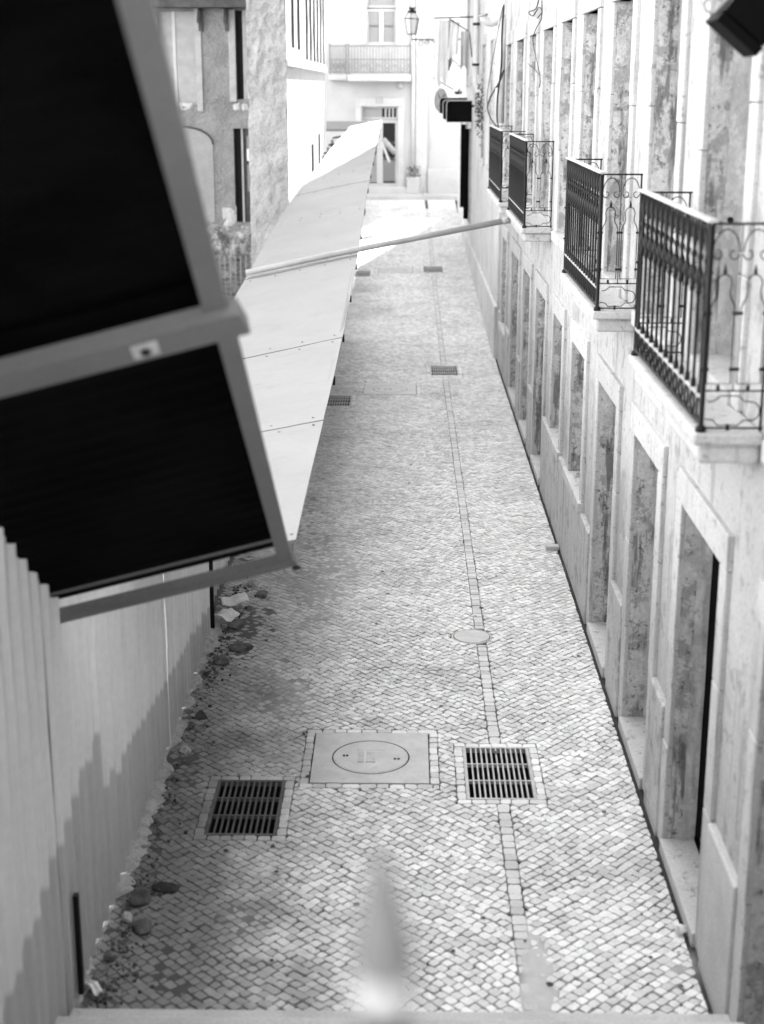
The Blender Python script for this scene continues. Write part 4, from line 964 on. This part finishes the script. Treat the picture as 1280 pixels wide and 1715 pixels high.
def scrap(c, w, l, rz, tilt, label, name='paper_sheet'):
    m = MB(); cs, sn = math.cos(rz), math.sin(rz)
    def f(u, v):
        x, y = (u - .5) * w, (v - .5) * l; z = .02 + tilt * abs(u - .3) * w + .02 * fbm(u * 3, v * 3, rz) + .03 * math.sin(v * 3)
        return (c[0] + x * cs - y * sn, c[1] + x * sn + y * cs, c[2] + z)
    m.grid(f, 8, 8); o = m.build(name, MT['paper']); md = o.modifiers.new('thickness', 'SOLIDIFY'); md.thickness = .004
    return tag(o, label, 'scrap', 'pale scraps lying by the fence')
a = onG(392, 1024); scrap((a.x, a.y, .07), .24, .2, .3, .25, 'pale crumpled sheet bent over the rubble past the fence end')
a = onG(376, 1047); scrap((a.x + .01, a.y, .05), .16, .2, .9, .3, 'smaller pale sheet standing among the rubble by the fence end')
a = onG(157, 1662); scrap((a.x, a.y, .0), .05, .11, .7, .1, 'tiny white scrap on the dark dirt in the near left corner', 'litter_scrap')
a = onG(1138, 1565); scrap((a.x, a.y, .004), .07, .06, .2, .05, 'tiny white scrap on the cobbles by the right wall', 'litter_scrap')
a = onG(926, 920); tag(MB().box((a.x - .07, a.y - .05, 0), (a.x + .06, a.y + .05, .045), .008).build('loose_brick', MT['castiron']), 'small grey brick lying at the foot of the right wall', 'brick')

mb = MB()                                        # dry leaves and crumbs on the setts
for k in range(70):
    y = 6.8 + 22 * rnd() ** 1.6; x = U(-1.3, 1.5); r = U(.008, .028); a = U(0, 6.28)
    pts = [(x + r * U(.6, 1.1) * math.cos(a + q * 1.2566), y + r * U(.6, 1.1) * math.sin(a + q * 1.2566), gz(y) + U(.004, .012)) for q in range(5)]
    n = len(mb.v); mb.v += pts; mb.f.append(tuple(range(n, n + 5))); mb.sm.append(False)
tag(mb.build('dry_leaves', MT['leaf']), 'dry leaves and crumbs scattered over the cobbles', 'leaves', kind='stuff')
# ------------------------------------------------------------------ far right: pipes, signs, washing, lantern, cables
a = onX(797, 60, BX - .1); yp = a.y
pipe('drainpipe', [(BX - .09, yp, 9), (BX - .09, yp, onX(797, 138, BX - .09).z), (BX - .02, yp - 1.0, onX(805, 165, BX - .02).z)], .065, MT['plastic'], 'pale drainpipe with dark collars beside the hanging washing', (onX(797, 41, BX - .09).z, onX(797, 108, BX - .09).z))
a = onX(840, 100, BX - .1); ys_ = a.y
pts = [(BX - .11, ys_, onX(836, 205, BX - .1).z), (BX - .11, ys_, onX(843, 30, BX - .1).z)]
zt = pts[1][2]
pts += [(BX - .13, ys_, zt + .10), (BX - .2, ys_, zt + .14), (BX - .30, ys_, zt + .06), (BX - .36, ys_, zt - .02), (BX - .42, ys_, zt + .02), (BX - .43, ys_, zt + .12)]
pipe('flue_pipe', pts[1::-1] + [], .075, MT['plastic'], 'thick pale flue pipe climbing the wall past the farthest balcony')
el = empty('pipe_elbow', (BX - .25, ys_, zt)); tag(el, 'white curved pipe elbow sticking out near the top of the flue', 'pipe')
e0 = onX(846, 22, BX - .12); pe = [onY(x, y, ys_) for x, y in ((842, 22), (838, 28), (832, 34), (825, 38), (817, 37), (811, 32), (810, 27))]
MB().tube(pe, .062, 12).build('bend', MT['paintwhite'], el); MB().tube([pe[-1] + Vector((0, 0, 0)), pe[-1] + (pe[-1] - pe[-2]).normalized() * .03], .072, 12).build('mouth_rim', MT['greywood'], el)
def cable(pix, X, r, label, n=6):
    P = [onX(x, y, X) for x, y in pix]; out = []
    for i in range(len(P) - 1):
        p0, p1, p2, p3 = P[max(i - 1, 0)], P[i], P[i + 1], P[min(i + 2, len(P) - 1)]
        for k in range(n):
            t = k / n; out.append(.5 * ((2 * p1) + (p2 - p0) * t + (2 * p0 - 5 * p1 + 4 * p2 - p3) * t * t + (3 * p1 - p0 - 3 * p2 + p3) * t ** 3))
    out.append(P[-1]); tag(MB().tube(out, r, 6).build('cable', MT['cable']), label, 'cable', 'cables on the right-hand wall')
cable([(844, 8), (841, 60), (840, 110), (834, 160), (833, 200), (838, 222)], BX - .2, .014, 'straight dark cable running down over the flue pipe')
cable([(844, 118), (836, 138), (822, 162), (817, 180), (822, 198), (832, 212), (838, 226)], BX - .17, .016, 'thick black cable looping left below the flue pipe')
cable([(842, 12), (833, 60), (822, 120), (816, 170), (824, 200), (834, 214)], BX - .19, .006, 'thin wire sagging left of the flue pipe')
cable([(908, 0), (907, 30), (898, 48), (893, 70), (904, 124), (904, 146)], WX - .05, .006, 'thin wire with a hook hanging past the upper doorways')
cable([(884, 106), (895, 116), (905, 126)], WX - .055, .005, 'short wire slanting to the hook on the upper wall')
cable([(903, -4), (898, 14), (886, 20), (893, 26), (903, 12), (908, 20), (900, 30)], WX - .05, .008, 'tangle of wire high on the wall above the far balconies')
# projecting black boards and traffic sign
sg = [((748, 168), (786, 205), 35.2), ((742, 167), (770, 200), 36.6), ((736, 163), (760, 190), 38.2)]
names = ['nearest black projecting board with a rounded corner on the far wall', 'middle black projecting board behind the nearest one', 'rearmost black projecting board beside the round sign']
for (p, q, Y), lb_ in zip(sg, names):
    a, b_ = onY(*p, Y), onY(*q, Y); t = empty('projecting_board', (BX, Y, b_.z)); tag(t, lb_, 'sign board', 'black projecting boards')
    x0, x1, z0, z1 = a.x, BX - .06, b_.z, a.z; r = .09
    def outl(g): return [(x1, z0 + g), (x1, z1 - g), (x0 + r, z1 - g)] + [(x0 + g + (r - g) * (1 - math.sin(k * math.pi / 10)) if False else x0 + r - (r - g) * math.sin(k * math.pi / 10), z1 - r + (r - g) * math.cos(k * math.pi / 10)) for k in range(1, 6)] + [(x0 + g, z0 + g)]
    for nm, g, d0, d1, mk in (('edge_frame', 0, 0, .16, 'paintwhite'), ('front_panel', .012, -.006, 0, 'black')):
        o = outl(g); m = MB(); k = len(o); m.v = [(x, Y + d0, z) for x, z in o] + [(x, Y + d1, z) for x, z in o]; m.f = [tuple(range(k)), tuple(reversed(range(k, 2 * k)))] + [(i, i + k, (i + 1) % k + k, (i + 1) % k) for i in range(k)]; m.sm = [False] * len(m.f); m.build(nm, MT[mk], t)
    MB().box((BX - .06, Y + .05, z1 - .15), (BX, Y + .1, z1 - .1)).build('wall_arm', MT['iron'], t)
SYY = 40.0; a = onY(739, 168, SYY); t = empty('traffic_sign', (a.x, SYY, a.z - .4)); tag(t, 'round white rimmed traffic sign with crossed bars behind the black boards', 'traffic sign')
rx, rz_ = 11 / 2500 * SYY * 1.02, 24 / 2500 * SYY * .8
def disc(r0, y, mk, nm):
    m = MB(); K = 28; m.v = [(a.x + rx * r0 * math.cos(2 * math.pi * k / K), y + .08 * math.cos(2 * math.pi * k / K) * r0, a.z + rz_ * r0 * math.sin(2 * math.pi * k / K)) for k in range(K)]; m.v += [(x, yy + .015, z) for x, yy, z in m.v]
    m.f = [tuple(range(K)), tuple(reversed(range(K, 2 * K)))] + [(k, k + K, (k + 1) % K + K, (k + 1) % K) for k in range(K)]; m.sm = [False] * len(m.f); return m.build(nm, MT[mk], t)
disc(1, SYY, 'paintwhite', 'disc'); disc(.76, SYY - .016, 'castiron', 'field')
for s_ in (-1, 1): MB().obox((a.x, SYY - .022, a.z), (rx * .5, .03, rz_ * .5 * s_), (.018, 0, -.02 * s_), (0, .004, 0)).build('cross_bar', MT['frame'], t)
MB().tube([(a.x + rx * .6, SYY + .05, a.z), (BX, SYY + .05, a.z)], .02, 6).build('arm', MT['iron'], t)
# washing
WYY = 36.8
w0, w1 = onY(727, 30, WYY), onY(788, 28, WYY)
t = empty('drying_rack', w1); tag(t, 'dark iron clothes rod sticking out from the far right wall', 'clothes rod')
MB().tube([(w0.x, WYY, w0.z), (BX, WYY, w1.z)], .016, 8).build('rod', MT['iron'], t)
s0, s1 = onY(753, 31, WYY), onY(787, 54, WYY); MB().tube([(s0.x, WYY, s0.z), (min(s1.x, BX - .02), WYY, s1.z), (BX - .02, WYY, s1.z - .55)], .014, 6).build('strut', MT['iron'], t)
q0, q1 = onY(738, 137, WYY), onY(760, 150, WYY); MB().tube([(q0.x, WYY, q0.z), (q1.x, WYY, q1.z)], .012, 6).build('lower_arm', MT['iron'], t)
def cloth(x0, x1, y0, y1, ph, mk, label, skew=0, dy=0):
    a, b = onY(x0, y0, WYY + dy), onY(x1, y1, WYY + dy)
    def f(u, v):
        w = .04 * math.sin(u * 9 + ph) * (.3 + v) + .03 * fbm(u * 3, v * 2, ph)
        return (a.x + u * (b.x - a.x) * (1 - .2 * v * (1 if skew >= 0 else -1)) + skew * v, WYY + dy + w, a.z + (b.z - a.z) * v * (1 - .08 * math.sin(u * 5 + ph)))
    m = MB().grid(f, 14, 24); o = m.build('hanging_cloth', MT[mk]); md = o.modifiers.new('thickness', 'SOLIDIFY'); md.thickness = .008
    tag(o, label, 'laundry', 'washing on the clothes rod')
cloth(730, 741, 33, 140, .3, 'cloth', 'long white towel hanging at the outer end of the clothes rod', -.06)
cloth(740, 750, 33, 132, 1.7, 'cloth', 'white cloth hanging second from the outer end of the rod', -.02, .12)
cloth(749, 760, 33, 112, 2.6, 'cloth2', 'grey cloth hanging in the middle of the clothes rod', .0, .2)
cloth(756, 769, 36, 95, 4.1, 'cloth', 'short white garment hanging close to the wall end of the rod', -.08, .05)
cloth(772, 786, 52, 114, 5.5, 'cloth2', 'dark grey square cloth hanging against the far wall', 0, -.1)
# street lantern
LYY = 44.6
def PL(x, y): return onY(x, y, LYY)
c = PL(690, 58); top = PL(690, 12); t = empty('street_lantern', (BX, LYY, c.z)); tag(t, 'glazed street lantern on a scrolled iron bracket at the far corner', 'lantern')
z0, z1, z2, z3 = PL(690, 57).z, PL(690, 31).z, PL(690, 20).z, PL(690, 12).z; rb, rm, rtp = .13, .215, .10
def hexa(r, z): return [(c.x + r * math.cos(math.pi / 3 * k + .3), LYY + r * math.sin(math.pi / 3 * k + .3), z) for k in range(6)]
m = MB()
for (r0, za, r1, zb) in ((rb, z0, rm, z1), (rm, z1, rtp, z2)):
    A, B = hexa(r0 * .96, za), hexa(r1 * .96, zb)
    for k in range(6): m.quad(A[k], A[(k + 1) % 6], B[(k + 1) % 6], B[k])
m.build('glass_body', MT['lampglass'], t)
m = MB(); A, B, D = hexa(rb, z0), hexa(rm, z1), hexa(rtp, z2)
for k in range(6): m.tube([A[k], B[k], D[k]], .011, 5); m.tube([A[k], A[(k + 1) % 6]], .012, 5); m.tube([B[k], B[(k + 1) % 6]], .016, 5); m.tube([D[k], D[(k + 1) % 6]], .012, 5)
m.build('frame', MT['iron'], t)
MB().tube([(c.x, LYY, z2 - .02), (c.x, LYY, z2 + .03), (c.x, LYY, z2 + .06), (c.x, LYY, z2 + .09), (c.x, LYY, z3)], [.13, .13, .06, .09, .10], 12).build('cap', MT['iron'], t)
zb = PL(0, 66).z
MB().tube([(c.x, LYY, z0 + .01), (c.x, LYY, z0 - .06), (c.x, LYY, zb - .06)], [.06, .02, .025], 8).build('stem', MT['grate'], t)
m = MB().tube([(c.x, LYY, zb), (BX, LYY, zb)], .02, 8)
for (xc, r) in ((PL(706, 0).x, .10), (PL(716, 0).x, .07), (PL(735, 0).x, .12)):
    m.tube([(xc + r * (1 - k / 26) * math.cos(k * .45), LYY, zb - r - .02 + r * (1 - k / 26) * math.sin(k * .45)) for k in range(20)], .012, 5)
m.tube([(PL(722, 0).x, LYY, zb), (PL(740, 0).x, LYY, zb - .25), (BX - .02, LYY, zb - .75)], .016, 6); m.build('bracket', MT['iron'], t)
# rag of weeds on the far wall
a = onX(808, 190, BX - .03)
mb = MB()
for k in range(160):
    yy = a.y + U(-.8, .8); c_ = Vector((BX - U(.01, .12), yy, a.z + random.gauss(0, .25))); d1 = Vector((U(-1, .2), U(-1, 1), U(-1, .8))).normalized() * U(.05, .11); d2 = d1.orthogonal().normalized() * .02
    mb.quad(c_, c_ + d1 * .5 + d2, c_ + d1, c_ + d1 * .5 - d2)
tag(mb.build('wall_weeds', MT['leaf']), 'dry weeds growing from the cracked far wall', 'weeds')
mb = MB(); a = onX(768, 155, BX - .1); a = onY(767, 158, 35.3)
for k in range(24):
    d1 = Vector((U(-1, 1), U(-.5, .5), U(.1, 1))).normalized() * U(.07, .17); d2 = d1.orthogonal().normalized() * .016; mb.quad(a, a + d1 * .5 + d2, a + d1, a + d1 * .5 - d2)
tag(mb.build('tuft', MT['leaf'], org=(a.x, a.y, a.z - .05)), 'dark tuft on top of the nearest black board', 'weeds')

# floodlight high on the terrace wall, close to the viewer
FY = 6.3
def PF(x, y, Y=FY): return onY(x, y, Y)
t = empty('floodlight', (WX, FY, PF(1240, 80).z)); tag(t, 'black floodlight with visor tilted down at the upper right corner', 'floodlight')
c0, c1 = PF(1196, 28), PF(1262, 88); ax = (c1 - c0) / 2; cen = (c0 + c1) / 2; dn = Vector((ax.z, 0, -ax.x)).normalized(); dn = -dn if dn.z < 0 else dn
m = MB().obox(cen, ax, (0, .12, 0), dn * .02); m.build('visor', MT['black'], t)
m = MB().obox(cen + dn * .13, ax * .98, (0, .11, 0), dn * .10); m.build('housing', MT['black'], t)
for k in range(4): MB().obox(cen + dn * (.245 + .0) + ax * (-.75 + .5 * k), (.008, 0, 0), (0, .1, 0), dn * .018).build('fin', MT['iron'], t)
MB().tube([cen + dn * .15, Vector((WX, FY + .02, (cen + dn * .15).z + .10))], .02, 8).build('arm', MT['iron'], t)
cb = [PF(x, y) for x, y in ((1190, -6), (1178, 6), (1183, 18), (1196, 22), (1206, 10), (1220, -4))]
tag(MB().tube(cb, .007, 6).build('lamp_cable', MT['greywood']), 'pale cable looped beside the floodlight housing', 'cable', 'cables on the right-hand wall')

# foreground railing with a spear finial, far out of focus
RYY = 1.1
def PG(x, y): return onY(x, y, RYY)
tp, bp = PG(634, 1418), PG(652, 1660); x_ = (tp.x + bp.x) / 2
t = empty('stair_railing', (x_, RYY, 3.0)); tag(t, 'blurred iron railing spike with a ball collar in the near foreground', 'railing')
zt, zb = tp.z, bp.z
MB().tube([(x_ - .004, RYY, zt), (x_ - .003, RYY, zt - .02), (x_, RYY, zb + .03), (x_, RYY, zb + .015)], [.003, .011, .027, .017], 12).build('spear', MT['iron_dull'], t)
MB().tube([(x_, RYY, zb + .027 * math.cos(k * math.pi / 10)) for k in range(11)], [max(.001, .028 * math.sin(k * math.pi / 10)) for k in range(11)], 14).build('ball_collar', MT['greywood'], t)
MB().tube([(x_, RYY, zb - .03), (x_, RYY, 3.02)], .022, 10).build('post', MT['iron'], t)
MB().box((x_ - 1.2, RYY - .02, zb - .12), (x_ + 1.2, RYY + .02, zb - .095)).build('rail', MT['iron'], t)
for k in (-2, -1, 1, 2): MB().tube([(x_ + k * .55, RYY, zb - .121), (x_ + k * .55, RYY, 3.02)], .012, 8).build('baluster', MT['iron'], t)
